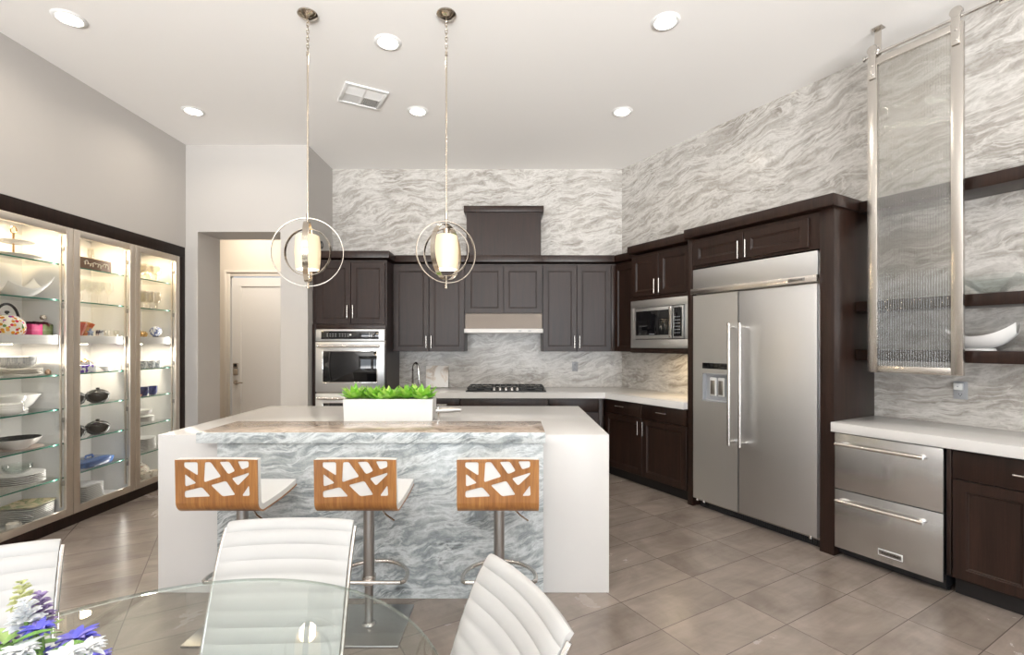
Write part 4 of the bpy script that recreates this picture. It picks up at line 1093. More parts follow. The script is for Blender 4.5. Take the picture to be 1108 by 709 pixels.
# ---------------------------------------------------------------- bouquet
bq = thing('flower_vase', 'glass vase with a bouquet of blue and white flowers on the glass table', 'flowers', F0, (-.73, .76, TZ))
bx, by = -.73, .76
MB().lathe([(0, 0), (.045, 0), (.05, .006), (.055, .08), (.045, .13), (.048, .15), (.045, .15), (.042, .13), (.051, .08), (.046, .01), (0, .008)], (bx, by, TZ + .0005), 32).build('vase', M['glass'], bq)
leafm = island_random('bouquet_leaf', [(0, (.05, .16, .03)), (.6, (.14, .30, .06)), (1, (.30, .42, .14))], .45)
blue = island_random('blue_petal', [(0, (.06, .06, .42)), (.5, (.13, .13, .62)), (1, (.26, .22, .60))], .5)
purple = island_random('mauve_petal', [(0, (.16, .11, .28)), (1, (.34, .26, .46))], .5)
whitepet = island_random('white_petal', [(0, (.62, .66, .72)), (1, (.82, .83, .82))], .5)
budm = island_random('bud_green', [(0, (.36, .40, .14)), (1, (.60, .62, .34))], .5)
def petal(m, base, d, L, W, curl=.25):
    d = Vector(d).normalized(); sd = d.cross(Vector((0, 0, 1)));
    if sd.length < .1: sd = Vector((1, 0, 0))
    sd.normalize(); up = sd.cross(d); vs = []; K = 5
    for k in range(K + 1):
        t_ = k / K; w = W * sin(pi * (.08 + .90 * t_)) ** .7; p = Vector(base) + d * L * t_ - up * curl * L * t_ * t_
        vs += [p - sd * w + up * w * .35, p, p + sd * w + up * w * .35, p - up * .0012]
    fs = []
    for k in range(K): fs += [(4 * k + q, 4 * k + (q + 1) % 4, 4 * k + 4 + (q + 1) % 4, 4 * k + 4 + q) for q in range(4)]
    fs += [(3, 2, 1, 0), (4 * K, 4 * K + 1, 4 * K + 2, 4 * K + 3)]
    m.raw(vs, fs)
rnd = random.Random(3)
def stem(p): 
    return MB().tube([(bx + rnd.uniform(-.02, .02), by + rnd.uniform(-.02, .02), TZ + .02), (bx + (p[0] - bx) * .35, by + (p[1] - by) * .35, TZ + .15), p], .0028, 6)
def spike(p, h, mat, n, r=.020, pw=.010):
    st_ = stem(p).build('stem', leafm, bq); m = MB()
    for i in range(n):
        f = i / n; a = i * 2.4; rr = r * (1 - .75 * f)
        b = Vector(p) + Vector((0, 0, h * f - h * .3)) + Vector((cos(a), sin(a), 0)) * rr * .3
        for q in range(3): petal(m, b, (cos(a + .7 * (q - 1)), sin(a + .7 * (q - 1)), .5 + .5 * f), rr * 1.1 + .004, pw * (1 - .6 * f), .3)
    m.build('blossom', mat, bq, smooth=60)
def bloom(p, R, mat, n=30):
    stem(p).build('stem', leafm, bq); m = MB()
    for i in range(n):
        a = i * 2.4; e = .15 + .9 * i / n
        petal(m, p, (cos(a), sin(a), e), R * rnd.uniform(.6, .95), R * .19, .35)
    m.build('blossom', mat, bq, smooth=60)
def PX(px, py, Y): return ((px - 554) * Y / 520, Y, 1.45 - (py - 372) * Y / 520)
spike(PX(24, 652, .77), .05, budm, 16, .012, .006); spike(PX(28, 672, .75), .05, whitepet, 16, .018, .009); spike(PX(43, 665, .78), .05, purple, 18, .014, .007)
bloom(PX(41, 683, .74), .026, blue); bloom(PX(8, 690, .80), .026, purple); bloom(PX(82, 693, .78), .034, blue); bloom(PX(93, 704, .74), .030, whitepet); bloom(PX(22, 706, .70), .030, whitepet)
bloom(PX(52, 704, .82), .03, whitepet); bloom(PX(70, 712, .70), .03, whitepet); bloom(PX(5, 716, .74), .03, blue); bloom(PX(100, 718, .80), .03, blue); bloom(PX(38, 716, .76), .03, blue)
lf = MB()
for i in range(46):
    p = PX(rnd.uniform(0, 92), rnd.uniform(694, 740), rnd.uniform(.70, .84)); a = rnd.uniform(0, 2 * pi)
    petal(lf, p, (cos(a), sin(a), rnd.uniform(.1, 1.2)), rnd.uniform(.03, .055), rnd.uniform(.006, .012), .4)
lf.build('foliage', leafm, bq, smooth=60)
# ---------------------------------------------------------------- display cabinet (in the left wall; frame coordinates: x = along wall, y = depth into wall)
DP = .40
dc = thing('display_cabinet', 'built-in lit display cabinet with three glass doors in the left wall', 'cabinet', FL, ((CY0 + CY1) / 2, .2, 0))
B = [3.215, 3.847, 4.479, 5.080]                              # bay limits
m = MB(); m.box(CY0, CY1, -.003, .03, 2.375, 2.482, .002); m.box(CY0, B[0], -.003, .03, .081, 2.375, .002); m.box(B[3], CY1, -.003, .03, .081, 2.375, .002)
m.box(CY0, CY1, -.003, .05, .001, .081, .002); m.build('surround', M['wooddk'], dc)
m = MB(); x0, x1 = CY0 + .04, CY1 - .04
m.box(x0, x1, DP, DP + .015, .06, 2.44); m.box(x0, x1, .05, DP, .06, .092); m.box(x0, x1, .03, DP, 2.40, 2.44)
for xx in (B[0] - .018, B[1] - .009, B[2] - .009, B[3] + .0): m.box(xx, xx + .018, .03, DP, .092, 2.40)
m.build('carcass', M['liner'], dc, smooth=0)
SHZ = [2.082, 1.798, 1.205, .934, .658, .385]
for i in range(3):
    a, b = B[i] + .011, B[i + 1] - .011
    MB().box(a, b, .055, DP - .001, 1.448, 1.516, .002).build('solid_shelf', M['liner'], dc)
    for z in SHZ:
        g_ = MB().box(a, b, .062, DP - .001, z - .010, z)
        for f in g_.bm.faces:
            if f.calc_center_median().y < .0625: f.material_index = 1
        g_.build('glass_shelf', [M['glass'], M['glass_edge']], dc, smooth=0)
    d0, d1 = B[i] + .003, B[i + 1] - .003; fwid = .058
    f = MB(); f.box(d0, d0 + fwid, -.004, .018, .085, 2.37, .002); f.box(d1 - fwid, d1, -.004, .018, .085, 2.37, .002)
    f.box(d0 + fwid, d1 - fwid, -.004, .018, .085, .085 + fwid, .002); f.box(d0 + fwid, d1 - fwid, -.004, .018, 2.37 - fwid, 2.37, .002)
    d = f.build('glass_door', M['alu'], dc)
    MB().box(d0 + fwid - .004, d1 - fwid + .004, .005, .010, .085 + fwid - .004, 2.37 - fwid + .004).build('pane', M['door_glass'], d, smooth=0)
    for z in (.35, .85, 1.25, 1.75, 2.2): MB().box(d1 - fwid - .008, d1 - fwid + .002, .012, .03, z - .02, z + .02, .002).build('hinge', M['steeld'], d)
    MB().box(d1 - fwid - .014, d1 - fwid + .002, .030, .042, .16, 2.30, .002).build('light_channel', M['alu'], dc)
    l = bpy.data.lights.new('channel_strip', 'AREA'); l.shape = 'RECTANGLE'; l.size = .008; l.size_y = 2.1; l.energy = 3.2; l.color = (1.0, .95, .88)
    o = bpy.data.objects.new('channel_strip', l); COL.objects.link(o)
    p_ = fw(FL, (d1 - fwid - .016, .045, 1.22)); tgt = fw(FL, (d0 + .15, .30, 1.22)); dirv = (tgt - p_).normalized()
    o.rotation_euler = dirv.to_track_quat('-Z', 'Y').to_euler(); o.location = p_
    for z in (2.40, 1.448):
        MB().cyl(((a + b) / 2, .2, z), ((a + b) / 2, .2, z - .006), .03, n=24).build('puck_light', M['puck'], dc)
        l = bpy.data.lights.new('puck_beam', 'AREA'); l.shape = 'DISK'; l.size = .10; l.energy = 7.0 if z > 2 else 5.0; l.color = (1, .77, .48) if z > 2 else (1, .87, .70)
        o = bpy.data.objects.new('puck_beam', l); COL.objects.link(o); o.location = fw(FL, ((a + b) / 2, .2, z - .012))
# ---- crockery meshes
def plate_prof(R, h=.018): return [(0, 0), (R * .55, 0), (R * .62, .003), (R, h), (R - .001, h + .003), (R * .60, .007), (0, .005)]
def bowl_prof(R, h, th=.004, foot=.45):
    P = [(0, 0), (R * foot, 0), (R * foot, .004)]
    for k in range(1, 9): a = (pi / 2) * k / 8; P.append((R * foot + (R * (1 - foot)) * sin(a), .004 + (h - .004) * (1 - cos(a))))
    Q = [(r - th, z + (0 if i > 8 else .002)) for i, (r, z) in enumerate(P[3:])][::-1]
    return P + Q + [(R * foot - th, .008), (0, .007)]
def PUT(name, mb, mat, y, d, z, label, cat, group=None, rotz=0, smooth=40):
    o = mb.build(name, mat, loc=fw(FL, (y, d, z)), rotz=rotz, smooth=smooth); return tag(o, label, cat, group)
def CP(o, y, d, z, label=None, rotz=None):
    c = o.copy(); COL.objects.link(c); c.location = fw(FL, (y, d, z))
    if label: c['label'] = label
    if rotz is not None: c.rotation_euler.z = rotz
    return c
def stack(name, mb, mat, y, d, z, n, dz, label, cat, group, smooth=40, rotz=0):
    o = PUT(name, mb, mat, y, d, z, label, cat, group, rotz, smooth)
    for k in range(1, n): CP(o, y, d, z + dz * k, None)
    return z + dz * n
DZ = .0005
# bay 1
ts = thing('tiered_stand', 'two tier cake stand with a gilt loop on the top left shelf', 'cake stand', FL, (3.58, .2, SHZ[0] + DZ))
for r, z in ((.155, .012), (.115, .115)): MB().lathe(plate_prof(r, .014), (3.58, .2, SHZ[0] + z), 36).build('tier_plate', M['plate'], ts)
m = MB(); m.cyl((3.58, .2, SHZ[0] + DZ), (3.58, .2, SHZ[0] + .19), .006, n=12); m.lathe([(0, 0), (.04, 0), (.03, .01), (0, .014)], (3.58, .2, SHZ[0] + DZ), 20)
m.tube([(3.58 + .022 * sin(a), .2, SHZ[0] + .215 - .027 * cos(a)) for a in [2 * pi * k / 20 for k in range(20)]], .004, 8, True)
m.build('loop_post', pr('antique_gilt', (.30, .18, .07), .3, 1), ts)
def swoop_bowl(S=.15):
    m = MB(); n = 24; vs = []; fs = []
    def z(u, v, t): r = max(abs(u), abs(v)); return .012 + .055 * r ** 3 + .075 * (u * u * v * v) + .03 * u * abs(u) * r + t * .006
    for t in (0, 1):
        for i in range(n + 1):
            for j in range(n + 1):
                u, v = 2 * i / n - 1, 2 * j / n - 1; k = .72 + .28 * max(abs(u), abs(v)) ** 2; vs.append((u * S * k, v * S * k, z(u, v, t) - .010))
    W = n + 1; B_ = W * W
    for i in range(n):
        for j in range(n): a = i * W + j; fs.append((a, a + W, a + W + 1, a + 1)); fs.append((B_ + a, B_ + a + 1, B_ + a + W + 1, B_ + a + W))
        for a, b_ in ((i * W, (i + 1) * W), (i * W + n, (i + 1) * W + n), (i, i + 1), (n * W + i, n * W + i + 1)): fs.append((a, b_, B_ + b_, B_ + a))
    m.raw(vs, fs); m.lathe([(0, 0), (.05, 0), (.045, .012), (0, .012)], (0, 0, -.004), 24)
    bmesh.ops.translate(m.bm, verts=m.bm.verts, vec=(0, 0, .004)); return m
PUT('serving_bowl', swoop_bowl(.135), M['porc'], 3.64, .2, SHZ[1] + DZ, 'white square serving bowl with upswept corners, second shelf of the left bay', 'bowl', rotz=radians(70))
ZS = 1.516
kt = thing('kettle', 'floral enamel kettle with a black handle', 'kettle', FL, (3.525, .19, ZS))
MB().lathe([(0, 0), (.085, 0), (.095, .01), (.105, .05), (.095, .10), (.06, .135), (.05, .14), (0, .142)], (3.525, .19, ZS + DZ), 36).build('kettle_body', floral(), kt)
MB().lathe([(0, .150), (.05, .140), (.052, .134), (0, .134)], (3.525, .19, ZS + DZ), 28).build('lid', M['porc'], kt)
MB().lathe([(0, .03), (.012, .026), (.014, .014), (.006, .004), (0, 0)], (3.525, .19, ZS + .148), 16).build('lid_knob', M['black'], kt)
MB().tube([(3.525 - .085 * cos(a), .19, ZS + .10 + .125 * sin(a)) for a in [pi * k / 16 for k in range(17)]], .009, 10).build('handle', M['blackcer'], kt)
MB().tube([(3.46, .19, ZS + .06), (3.42, .19, ZS + .09), (3.40, .19, ZS + .125)], [.022, .014, .010], 12).build('spout', floral(), kt)
for i, (yy, colr, lab, nm) in enumerate(((3.690, (.42, .03, .13), 'pink gift box with dark red bow beside the floral kettle', 'p'), (3.776, (.10, .12, .045), 'olive gift box with dark red bow and beaded rosette', 'o'))):
    gbx = thing('gift_box', lab, 'box', FL, (yy, .17, ZS), 'gift boxes on the thick shelf')
    MB().box(yy - .042, yy + .042, .13, .21, ZS + DZ, ZS + .085, .004).build('box_body', pr('gift_paper_%s' % nm, colr, .5), gbx)
    bw = MB(); rb_ = random.Random(i)
    for k in range(22):
        a = rb_.uniform(0, 2 * pi); e = rb_.uniform(-.1, .9); petal(bw, (yy, .17, ZS + .088), (cos(a), sin(a), e), rb_.uniform(.035, .058), .017, .5)
    bw.build('bow', speckle('bow_fabric_%s' % nm, (.16, .01, .025), (.03, .008, .012), 60), gbx, smooth=60)
    if i: MB().lathe([(0, 0), (.018, .006), (.022, .02), (.016, .036), (0, .042)], (yy, .17, ZS + .12), 20).build('rosette', speckle('rosette_bead', (.12, .09, .06), (.45, .40, .33), 80), gbx)
gbowl = speckle('dotted_stoneware', (.60, .59, .57), (.30, .31, .32), 160, .5, .3)
zz = stack('plate', MB().lathe(plate_prof(.135, .016), n=40), M['platec'], 3.615, .2, SHZ[2] + DZ, 4, .012, 'pale plate in the stack under the grey dotted bowls', 'plate', 'plates under the dotted bowls')
zz = stack('bowl', MB().lathe(bowl_prof(.115, .062), n=40), gbowl, 3.60, .2, zz + .012, 3, .013, 'grey dotted bowl nested on the plates of the left bay', 'bowl', 'nested grey dotted bowls')
tm = thing('glass_lid', 'small bronze pine cone finial beside the dotted bowls', 'ornament', FL, (3.795, .15, SHZ[2]))
MB().lathe([(0, .0), (.014, .002), (.02, .014), (.017, .03), (.008, .042), (0, .046)], (3.795, .15, SHZ[2] + DZ), 14).build('cone', speckle('bronze_cone', (.16, .09, .05), (.35, .24, .16), 120), tm); tm.name = 'cone_ornament'
zz = stack('bowl', MB().lathe(bowl_prof(.075, .05), n=36), M['porc'], 3.46, .10, SHZ[3] + DZ, 3, .016, 'small white bowl nested at the left on the fourth shelf', 'bowl', 'small nested white bowls')
tu = MB(); tu.lathe([(0, 0), (.065, 0), (.07, .01), (.06, .02), (.10, .05), (.135, .10), (.16, .125), (.155, .127), (.13, .10), (.095, .055), (.05, .028), (0, .026)], n=44, sx=1.0, sy=.72)
o = PUT('oval_tureen', tu, M['porc'], 3.67, .26, SHZ[3] + DZ, 'large white oval footed dish on the fourth shelf', 'dish', rotz=radians(90))
o = PUT('placemat_plate', MB().lathe(plate_prof(.15, .010), n=40), pr('taupe_stoneware', (.36, .29, .25), .35), 3.60, .2, SHZ[4] + DZ, 'flat taupe plate under the black lined bowl', 'plate')
bkb = thing('lined_bowl', 'wide white bowl with a black glazed inside', 'bowl', FL, (3.60, .2, SHZ[4] + .0075))
MB().lathe([(0, 0), (.07, 0), (.072, .006), (.12, .04), (.142, .078), (.139, .078), (.117, .042), (.07, .010), (0, .008)], (3.60, .2, SHZ[4] + .0075), 44).build('bowl_shell', M['porc'], bkb)
MB().lathe([(0, .0095), (.070, .0115), (.1165, .0435), (.1385, .079), (.1375, .079), (.115, .045), (.069, .013), (0, .011)], (3.60, .2, SHZ[4] + .0075), 44).build('inner_glaze', M['blackcer'], bkb)
zz = stack('plate', MB().lathe(plate_prof(.14, .02), n=40), M['plate'], 3.63, .2, SHZ[5] + DZ, 6, .013, 'white dinner plate in the stack under the clear glass bowls', 'plate', 'dinner plates on the lowest glass shelf')
stack('glass_bowl', MB().lathe(bowl_prof(.085, .055, .003), n=36), M['glass'], 3.61, .2, zz + .013, 2, .012, 'clear glass bowl nested on the white dinner plates', 'bowl', 'clear glass bowls on plates')
zz = stack('square_plate', MB().lathe(plate_prof(.122, .022), n=48, sq=6), M['plate'], 3.675, .19, .0925, 8, .013, 'white square plate in the tall stack on the cabinet floor', 'plate', 'square plates on the left cabinet floor', rotz=radians(10))
pp = MB().lathe(plate_prof(.128, .020), n=48, sq=7)
PUT('patterned_platter', pp, speckle('green_gilt_pattern', (.20, .24, .12), (.52, .42, .28), 28), 3.675, .19, zz + .010, 'square green and gilt patterned platter on top of the white square plates', 'plate', rotz=radians(10))
def cup(name, lab, y, d, z, mat, R=.036, h=.06, handle=True, group=None, ang=0, saucer=None):
    t = thing(name, lab, 'cup', FL, (y, d, z + DZ), group)
    MB().lathe([(0, 0), (R * .7, 0), (R * .95, h * .3), (R, h), (R - .003, h), (R * .95 - .003, h * .3), (R * .65, .005), (0, .005)], (y, d, z + DZ), 28).build('cup_body', mat, t)
    c_, s_ = cos(ang), sin(ang)
    MB().tube([(y + c_ * (R * .93 + .022 * sin(a)), d + s_ * (R * .93 + .022 * sin(a)), z + h * .52 + h * .32 * cos(a)) for a in [pi * k / 10 for k in range(11)]], .0045, 8).build('handle', mat, t)
    return t
band = speckle('banded_cream', (.72, .66, .56), (.24, .05, .03), 34, .62, .2)
sau = PUT('saucer', MB().lathe(plate_prof(.065, .012), n=32), M['platec'], 3.47, .09, .0925, 'cream saucer at the lower left corner of the cabinet', 'saucer')
cup('teacup', 'cream teacup on the saucer in the lower left cabinet corner', 3.47, .09, .0980, M['platec'], .04, .055)
# bay 2
sg = thing('script_plaque', 'long brown plaque with cream script lettering on the top middle shelf', 'plaque', FL, (4.19, .10, SHZ[0] + DZ))
MB().box(4.02, 4.33, .095, .113, SHZ[0] + DZ, SHZ[0] + .10, .003).build('board', pr('plaque_brown', (.17, .085, .04), .5), sg)
sx_ = []
for k in range(170):
    u = k / 169; sx_.append((4.05 + .25 * u + .008 * sin(u * 62), .0935, SHZ[0] + .05 + .019 * sin(u * 62 + 1.3) * (.6 + .4 * sin(u * 23)) + .010 * sin(u * 17)))
MB().tube(sx_, .0032, 6).build('script', pr('cream_script', (.85, .76, .60), .5), sg)
def wineglass(R=.036, h=.20, bowlh=.10, kind='wine'):
    m = MB()
    if kind == 'wine': P = [(0, 0), (.033, 0), (.034, .002), (.006, .006), (.0035, .012), (.0035, h - bowlh), (.012, h - bowlh + .006), (R, h - bowlh * .55), (R * .84, h), (R * .84 - .0015, h), (R - .0015, h - bowlh * .55), (.011, h - bowlh + .010), (0, h - bowlh + .008)]
    elif kind == 'flute': P = [(0, 0), (.03, 0), (.03, .002), (.006, .006), (.0035, .012), (.0035, h * .42), (.010, h * .46), (.024, h * .72), (.021, h), (.0195, h), (.0225, h * .72), (.009, h * .47), (0, h * .46)]
    elif kind == 'goblet': P = [(0, 0), (.036, 0), (.037, .004), (.012, .010), (.008, .02), (.014, .04), (.008, .055), (.018, .065), (.038, .09), (.042, h), (.039, h), (.035, .092), (.016, .07), (0, .068)]
    else: P = [(0, 0), (R * .85, 0), (R, h), (R - .002, h), (R * .85 - .003, .008), (0, .008)]
    m.lathe(P, n=24); return m
M['crystal'] = clear_glass('crystal', (.965, .965, .95), .06, .02)
M['amber_crystal'] = clear_glass('cut_crystal', (.93, .915, .88), .10, .06)
def glasses(name, kind, pos, z, lab, group, mat, **kw):
    o = None
    for y, d in pos:
        if o is None: o = PUT(name, wineglass(kind=kind, **kw), mat, y, d, z + DZ, lab, 'glass', group)
        else: CP(o, y, d, z + DZ)
glasses('flute_glass', 'flute', [(3.98 + .075 * i, .24 + .06 * (i % 2)) for i in range(6)], SHZ[0], 'champagne flute standing behind the script plaque', 'flutes behind the plaque', M['crystal'], h=.22)
glasses('wine_glass', 'wine', [(4.0 + .088 * i, .14 + .10 * j) for i in range(5) for j in range(2)], SHZ[1], 'stemmed wine glass on the second shelf of the middle bay', 'wine glasses of the middle bay', M['crystal'])
rb = MB().lathe([(0, 0), (.045, 0), (.05, .01), (.085, .11), (.082, .112), (.046, .016), (0, .012)], n=6)
PUT('red_bowl', rb, pr('red_orange_glass', (.55, .07, .03), .15), 4.045, .16, ZS + DZ, 'angular red orange bowl on the middle thick shelf', 'bowl', smooth=15)
fan = MB(); vs = []
nf = 40
for i in range(nf + 1):
    u = i / nf * 2 - 1; wv = .006 * (1 if i % 2 else -1)
    vs += [(u * .022, wv * .4 - .004, 0), (u * .095, wv - .004, .125 - .02 * u * u), (u * .022, wv * .4 + .004, 0), (u * .095, wv + .004, .125 - .02 * u * u)]
fs = []
for i in range(nf): p, q = 4 * i, 4 * i + 4; fs += [(p, q, q + 1, p + 1), (p + 2, p + 3, q + 3, q + 2), (p, p + 2, q + 2, q), (p + 1, q + 1, q + 3, p + 3)]
fs += [(0, 1, 3, 2), (4 * nf, 4 * nf + 2, 4 * nf + 3, 4 * nf + 1)]
fan.raw(vs, fs); fan.box(-.03, .03, -.014, .014, 0, .008, .002)
PUT('fan_vase', fan, speckle('amber_ribs', (.50, .13, .04), (.62, .34, .14), 18, .5, .2), 4.185, .22, ZS + DZ, 'orange ribbed fan vase on the middle thick shelf', 'vase', rotz=radians(80), smooth=0)
starm = pr('blue_grey_glass', (.20, .25, .36), .15)
sm_ = MB(); P = []
for k in range(10): r = .034 if k % 2 == 0 else .015; a = pi / 2 + pi * k / 5; P.append((r * cos(a), r * sin(a)))
n_ = 10; vs = [(x, -.008, z + .03) for x, z in P] + [(x, .008, z + .03) for x, z in P] + [(0, -.016, .03), (0, .016, .03)]
sm_.raw(vs, [(i, (i + 1) % n_, 20) for i in range(n_)] + [(n_ + i, 21, n_ + (i + 1) % n_) for i in range(n_)] + [(i, n_ + i, n_ + (i + 1) % n_, (i + 1) % n_) for i in range(n_)])
PUT('star_ornament', sm_, starm, 4.12, .10, ZS + DZ, 'small blue grey glass star before the orange fan vase', 'ornament', rotz=radians(90), smooth=0)
tumb = speckle('dark_banded_glass', (.03, .03, .07), (.62, .60, .58), 40, .47, .15)
for k, (mt_, lab) in enumerate(((tumb, 'dark patterned shot glass on the middle thick shelf'), (M['crystal'], 'clear shot glass in the row on the middle thick shelf'))):
    glasses('shot_glass', 'tumbler', [(4.235, .11), (4.27, .16)] if k == 0 else [(4.315 + .052 * i, .12 + .05 * (i % 2)) for i in range(5)], ZS, lab, 'dark shot glasses' if k == 0 else 'clear shot glasses', mt_, R=.021, h=.055)
bw_ = speckle('violet_white_pattern', (.10, .04, .38), (.74, .74, .78), 24, .5, .25)
PUT('patterned_box', MB().box(-.085, .085, -.04, .04, 0, .06, .006), bw_, 4.085, .13, SHZ[2] + DZ, 'violet and white patterned rectangular dish on the middle bay', 'dish', rotz=radians(90))
tpo = thing('silver_teapot', 'silver teapot with gilt lid behind the violet dish', 'teapot', FL, (4.20, .22, SHZ[2]))
tc_ = (4.20, .22, SHZ[2] + DZ)
MB().lathe([(0, 0), (.035, 0), (.038, .006), (.03, .012), (.055, .04), (.06, .06), (.045, .085), (.03, .09), (0, .092)], tc_, 32).build('pot_body', M['chrome'], tpo)
MB().lathe([(0, .118), (.008, .114), (.009, .104), (.026, .098), (.032, .0915), (0, .0915)], tc_, 24).build('lid', pr('gilt', (.62, .42, .16), .25, 1), tpo)
MB().tube([(4.20 - .05, .22, SHZ[2] + .045), (4.20 - .085, .22, SHZ[2] + .06), (4.20 - .10, .22, SHZ[2] + .09)], [.014, .010, .008], 10).build('spout', pr('gilt_spout', (.62, .42, .16), .25, 1), tpo)
MB().tube([(4.255 + .035 * sin(a), .22, SHZ[2] + .055 + .028 * cos(a)) for a in [pi * k / 10 for k in range(11)]], .005, 8).build('handle', M['chrome'], tpo)
sbm = MB(); sbm.lathe([(0, 0), (.03, 0), (.032, .006), (.05, .026), (.07, .044), (.067, .045), (.046, .028), (.028, .010), (0, .009)], n=32, sx=1.25, sy=.62)
sbm.tube([(.075, 0, .04), (.10, 0, .052), (.105, 0, .062)], .006, 8)
PUT('sauce_boat', sbm, M['porc'], 4.33, .13, SHZ[2] + DZ, 'small white sauce boat right of the violet dish', 'dish', rotz=radians(90))
for z, lab in ((SHZ[3], 'upper'), (SHZ[4], 'lower')):
    for y, d, w_ in ((4.0, .14, 'left'), (4.215, .12, 'right'), (4.108, .305, 'rear')):
        cas = thing('covered_bowl', '%s black ceramic lidded bowl on the %s of the two shelves of black pots' % (w_, lab), 'bowl', FL, (y, d, z + DZ), 'black lidded bowls')
        R = .085
        MB().lathe([(0, 0), (.045, 0), (.072, .02), (R - .004, .045), (R, .07), (R, .078), (R - .006, .078), (.07, .022), (0, .01)], (y, d, z + DZ), 32).build('bowl_body', M['blackcer'], cas)
        MB().lathe([(0, .132), (.012, .130), (.016, .124), (.010, .118), (.04, .112), (.07, .096), (R - .004, .0785), (0, .0785)], (y, d, z + DZ), 32).build('lid', M['blackcer'], cas)
cs = thing('casserole', 'rectangular blue lidded casserole dish in the middle bay', 'dish', FL, (4.22, .2, SHZ[5]))
bluec = pr('blue_enamel', (.045, .11, .30), .2, coat=.3)
z5 = SHZ[5] + DZ
MB().lathe([(0, 0), (.125, 0), (.135, .01), (.140, .045), (0, .045)], (4.22, .2, z5), 48, 8, sx=1.15, sy=.75).build('dish_body', bluec, cs)
MB().lathe([(0, .066), (.11, .062), (.142, .053), (.146, .0455), (0, .0455)], (4.22, .2, z5), 48, 8, sx=1.15, sy=.75).build('lid', bluec, cs)
MB().tube([(4.18, .2, z5 + .063), (4.19, .2, z5 + .085), (4.25, .2, z5 + .085), (4.26, .2, z5 + .063)], .008, 10).build('lid_handle', bluec, cs)
stack('square_plate', MB().lathe(plate_prof(.115, .018), n=48, sq=6), M['plate'], 4.155, .2, .0925, 10, .0135, 'white square plate in the tall stack on the middle cabinet floor', 'plate', 'square plates on the middle cabinet floor', rotz=radians(6))
# bay 3
glasses('crystal_goblet', 'goblet', [(4.56 + .095 * i, .14 + .10 * j) for i in range(5) for j in range(2)], SHZ[0], 'cut crystal goblet on the top shelf of the far bay', 'goblets on the top shelf', M['amber_crystal'], h=.16)
glasses('crystal_goblet', 'goblet', [(4.56 + .095 * i, .14 + .10 * j) for i in range(5) for j in range(2)], SHZ[1], 'cut crystal goblet on the second shelf of the far bay', 'goblets on the second shelf', M['amber_crystal'], h=.18)
gilt = pr('old_gold', (.42, .25, .08), .3, .8)
for k, y in enumerate((4.66, 4.755, 4.85)):
    og = MB(); og.lathe([(0, 0), (.02, 0), (.028, .015), (.034, .03), (.024, .048), (0, .055)], n=18, sx=1.2); og.lathe([(0, -.014), (.012, -.008), (.014, .002), (0, .014)], (.028, 0, .052), 12); og.tube([(-.034, 0, .03), (-.055, 0, .04), (-.06, 0, .055)], .006, 8)
    PUT('bird_figurine', og, gilt, y, .14 + .03 * k, ZS + DZ, ('leftmost', 'middle', 'rightmost')[k] + ' of three small gold bird figurines on the far thick shelf', 'figurine', 'gold figurines', rotz=radians(90 + 25 * k))
bpl = thing('china_globe', 'round blue and white china ornament beside the gold figurines', 'ornament', FL, (4.955, .16, ZS))
MB().lathe([(0, .012), (.02, .010), (.045, .03), (.055, .06), (.045, .09), (.02, .108), (0, .112)], (4.955, .16, ZS + DZ), 30).build('globe', speckle('delft_pattern', (.07, .11, .30), (.72, .74, .78), 30, .48, .15), bpl)
MB().lathe([(0, 0), (.03, 0), (.022, .012), (0, .013)], (4.955, .16, ZS + DZ), 24).build('stand', M['woodk'], bpl)
cm = speckle('grey_scale_china', (.34, .38, .41), (.68, .70, .70), 70, .5, .2)
for k, y in enumerate((4.64, 4.75, 4.86, 4.96)): cup('coffee_cup', ('first', 'second', 'third', 'fourth')[k] + ' grey patterned cup from the left on the far bay shelf', y, .15, SHZ[2], cm, .045, .075, ang=0 if k > 2 else pi / 2, group='grey patterned cups')
bm2 = speckle('cobalt_glaze', (.012, .02, .11), (.05, .07, .22), 40, .5, .12)
for k, y in enumerate((4.78, 4.90)): cup('mug', ('left', 'right')[k] + ' dark cobalt blue mug in the far bay', y, .15, SHZ[3], bm2, .042, .085, ang=0, group='cobalt mugs')
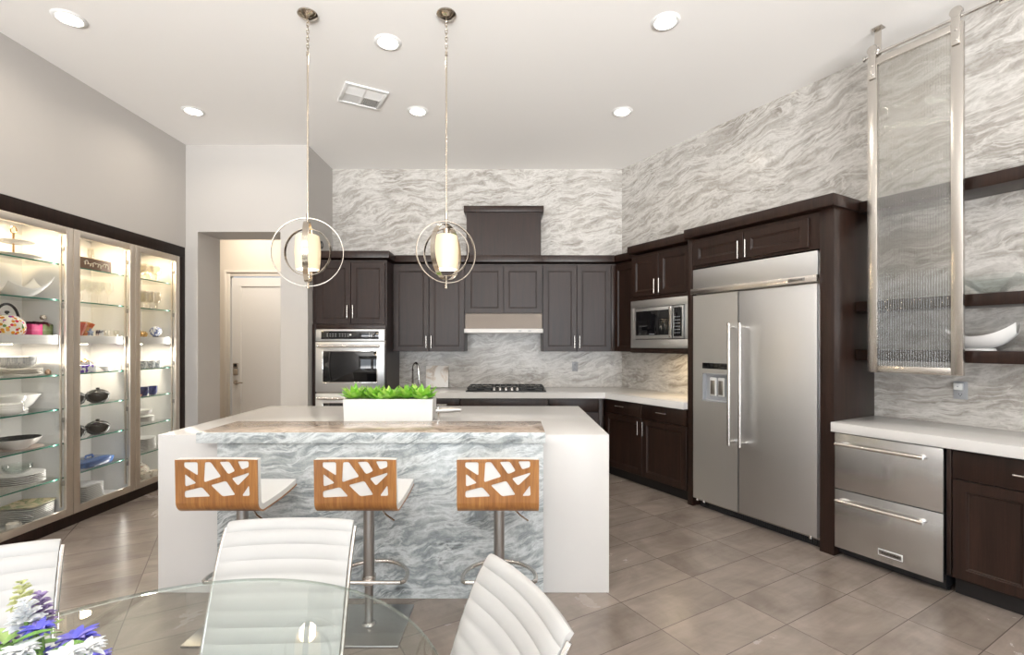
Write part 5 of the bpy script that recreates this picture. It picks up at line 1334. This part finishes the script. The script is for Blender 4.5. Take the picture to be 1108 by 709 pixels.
PUT('terracotta_dish', MB().lathe([(0, 0), (.04, 0), (.055, .018), (.052, .018), (.038, .005), (0, .005)], n=28), pr('terracotta', (.38, .14, .06), .5), 4.665, .14, SHZ[3] + DZ, 'small terracotta dish left of the cobalt mugs', 'dish')
zz = stack('plate', MB().lathe(plate_prof(.105, .014), n=36), M['plate'], 4.82, .2, SHZ[4] + DZ, 5, .012, 'white side plate stacked under the bowls of the far bay', 'plate', 'side plates of the far bay')
stack('bowl', MB().lathe(bowl_prof(.085, .045), n=36), M['plate'], 4.82, .2, zz + .010, 2, .012, 'white bowl on the side plates of the far bay', 'bowl', 'bowls on the far side plates')
cup('white_cup', 'plain white cup left of the side plates in the far bay', 4.66, .15, SHZ[4], M['porc'], .04, .08, ang=pi / 2)
stack('plate', MB().lathe(plate_prof(.13, .016), n=36), M['plate'], 4.80, .2, SHZ[5] + DZ, 9, .013, 'white dinner plate in the tall stack of the far bay', 'plate', 'dinner plates of the far bay')
zz = .0925
for k, (y, d, z) in enumerate(((4.66, .13, zz), (4.78, .13, zz), (4.90, .13, zz), (4.72, .25, zz), (4.84, .25, zz))): cup('banded_cup', 'cream cup with a dark red band, ' + ('front left', 'front middle', 'front right', 'rear left', 'rear right')[k] + ' on the far cabinet floor', y, d, z, band, .046, .068, ang=0, group='banded cups')
tpo = thing('teapot', 'cream teapot with a dark red band behind the banded cups', 'teapot', FL, (4.90, .31, .0925))
c_ = (4.96, .31, .0925); MB().lathe([(0, 0), (.04, 0), (.065, .03), (.068, .06), (.045, .10), (0, .105)], c_, 30).build('pot_body', band, tpo)
MB().lathe([(0, .135), (.010, .13), (.010, .12), (.03, .113), (.036, .1055), (0, .1055)], c_, 24).build('lid', M['platec'], tpo)
MB().tube([(4.90, .31, .13), (4.87, .31, .155), (4.86, .31, .185)], [.016, .011, .008], 10).build('spout', M['platec'], tpo)
# warm strip light under the microwave cabinet
ul = area('under_cabinet_light', fw(FR, (1.15, -.22, 1.350)), (0, 0, radians(-60)), .55, .04, 3.0, (1, .78, .50))
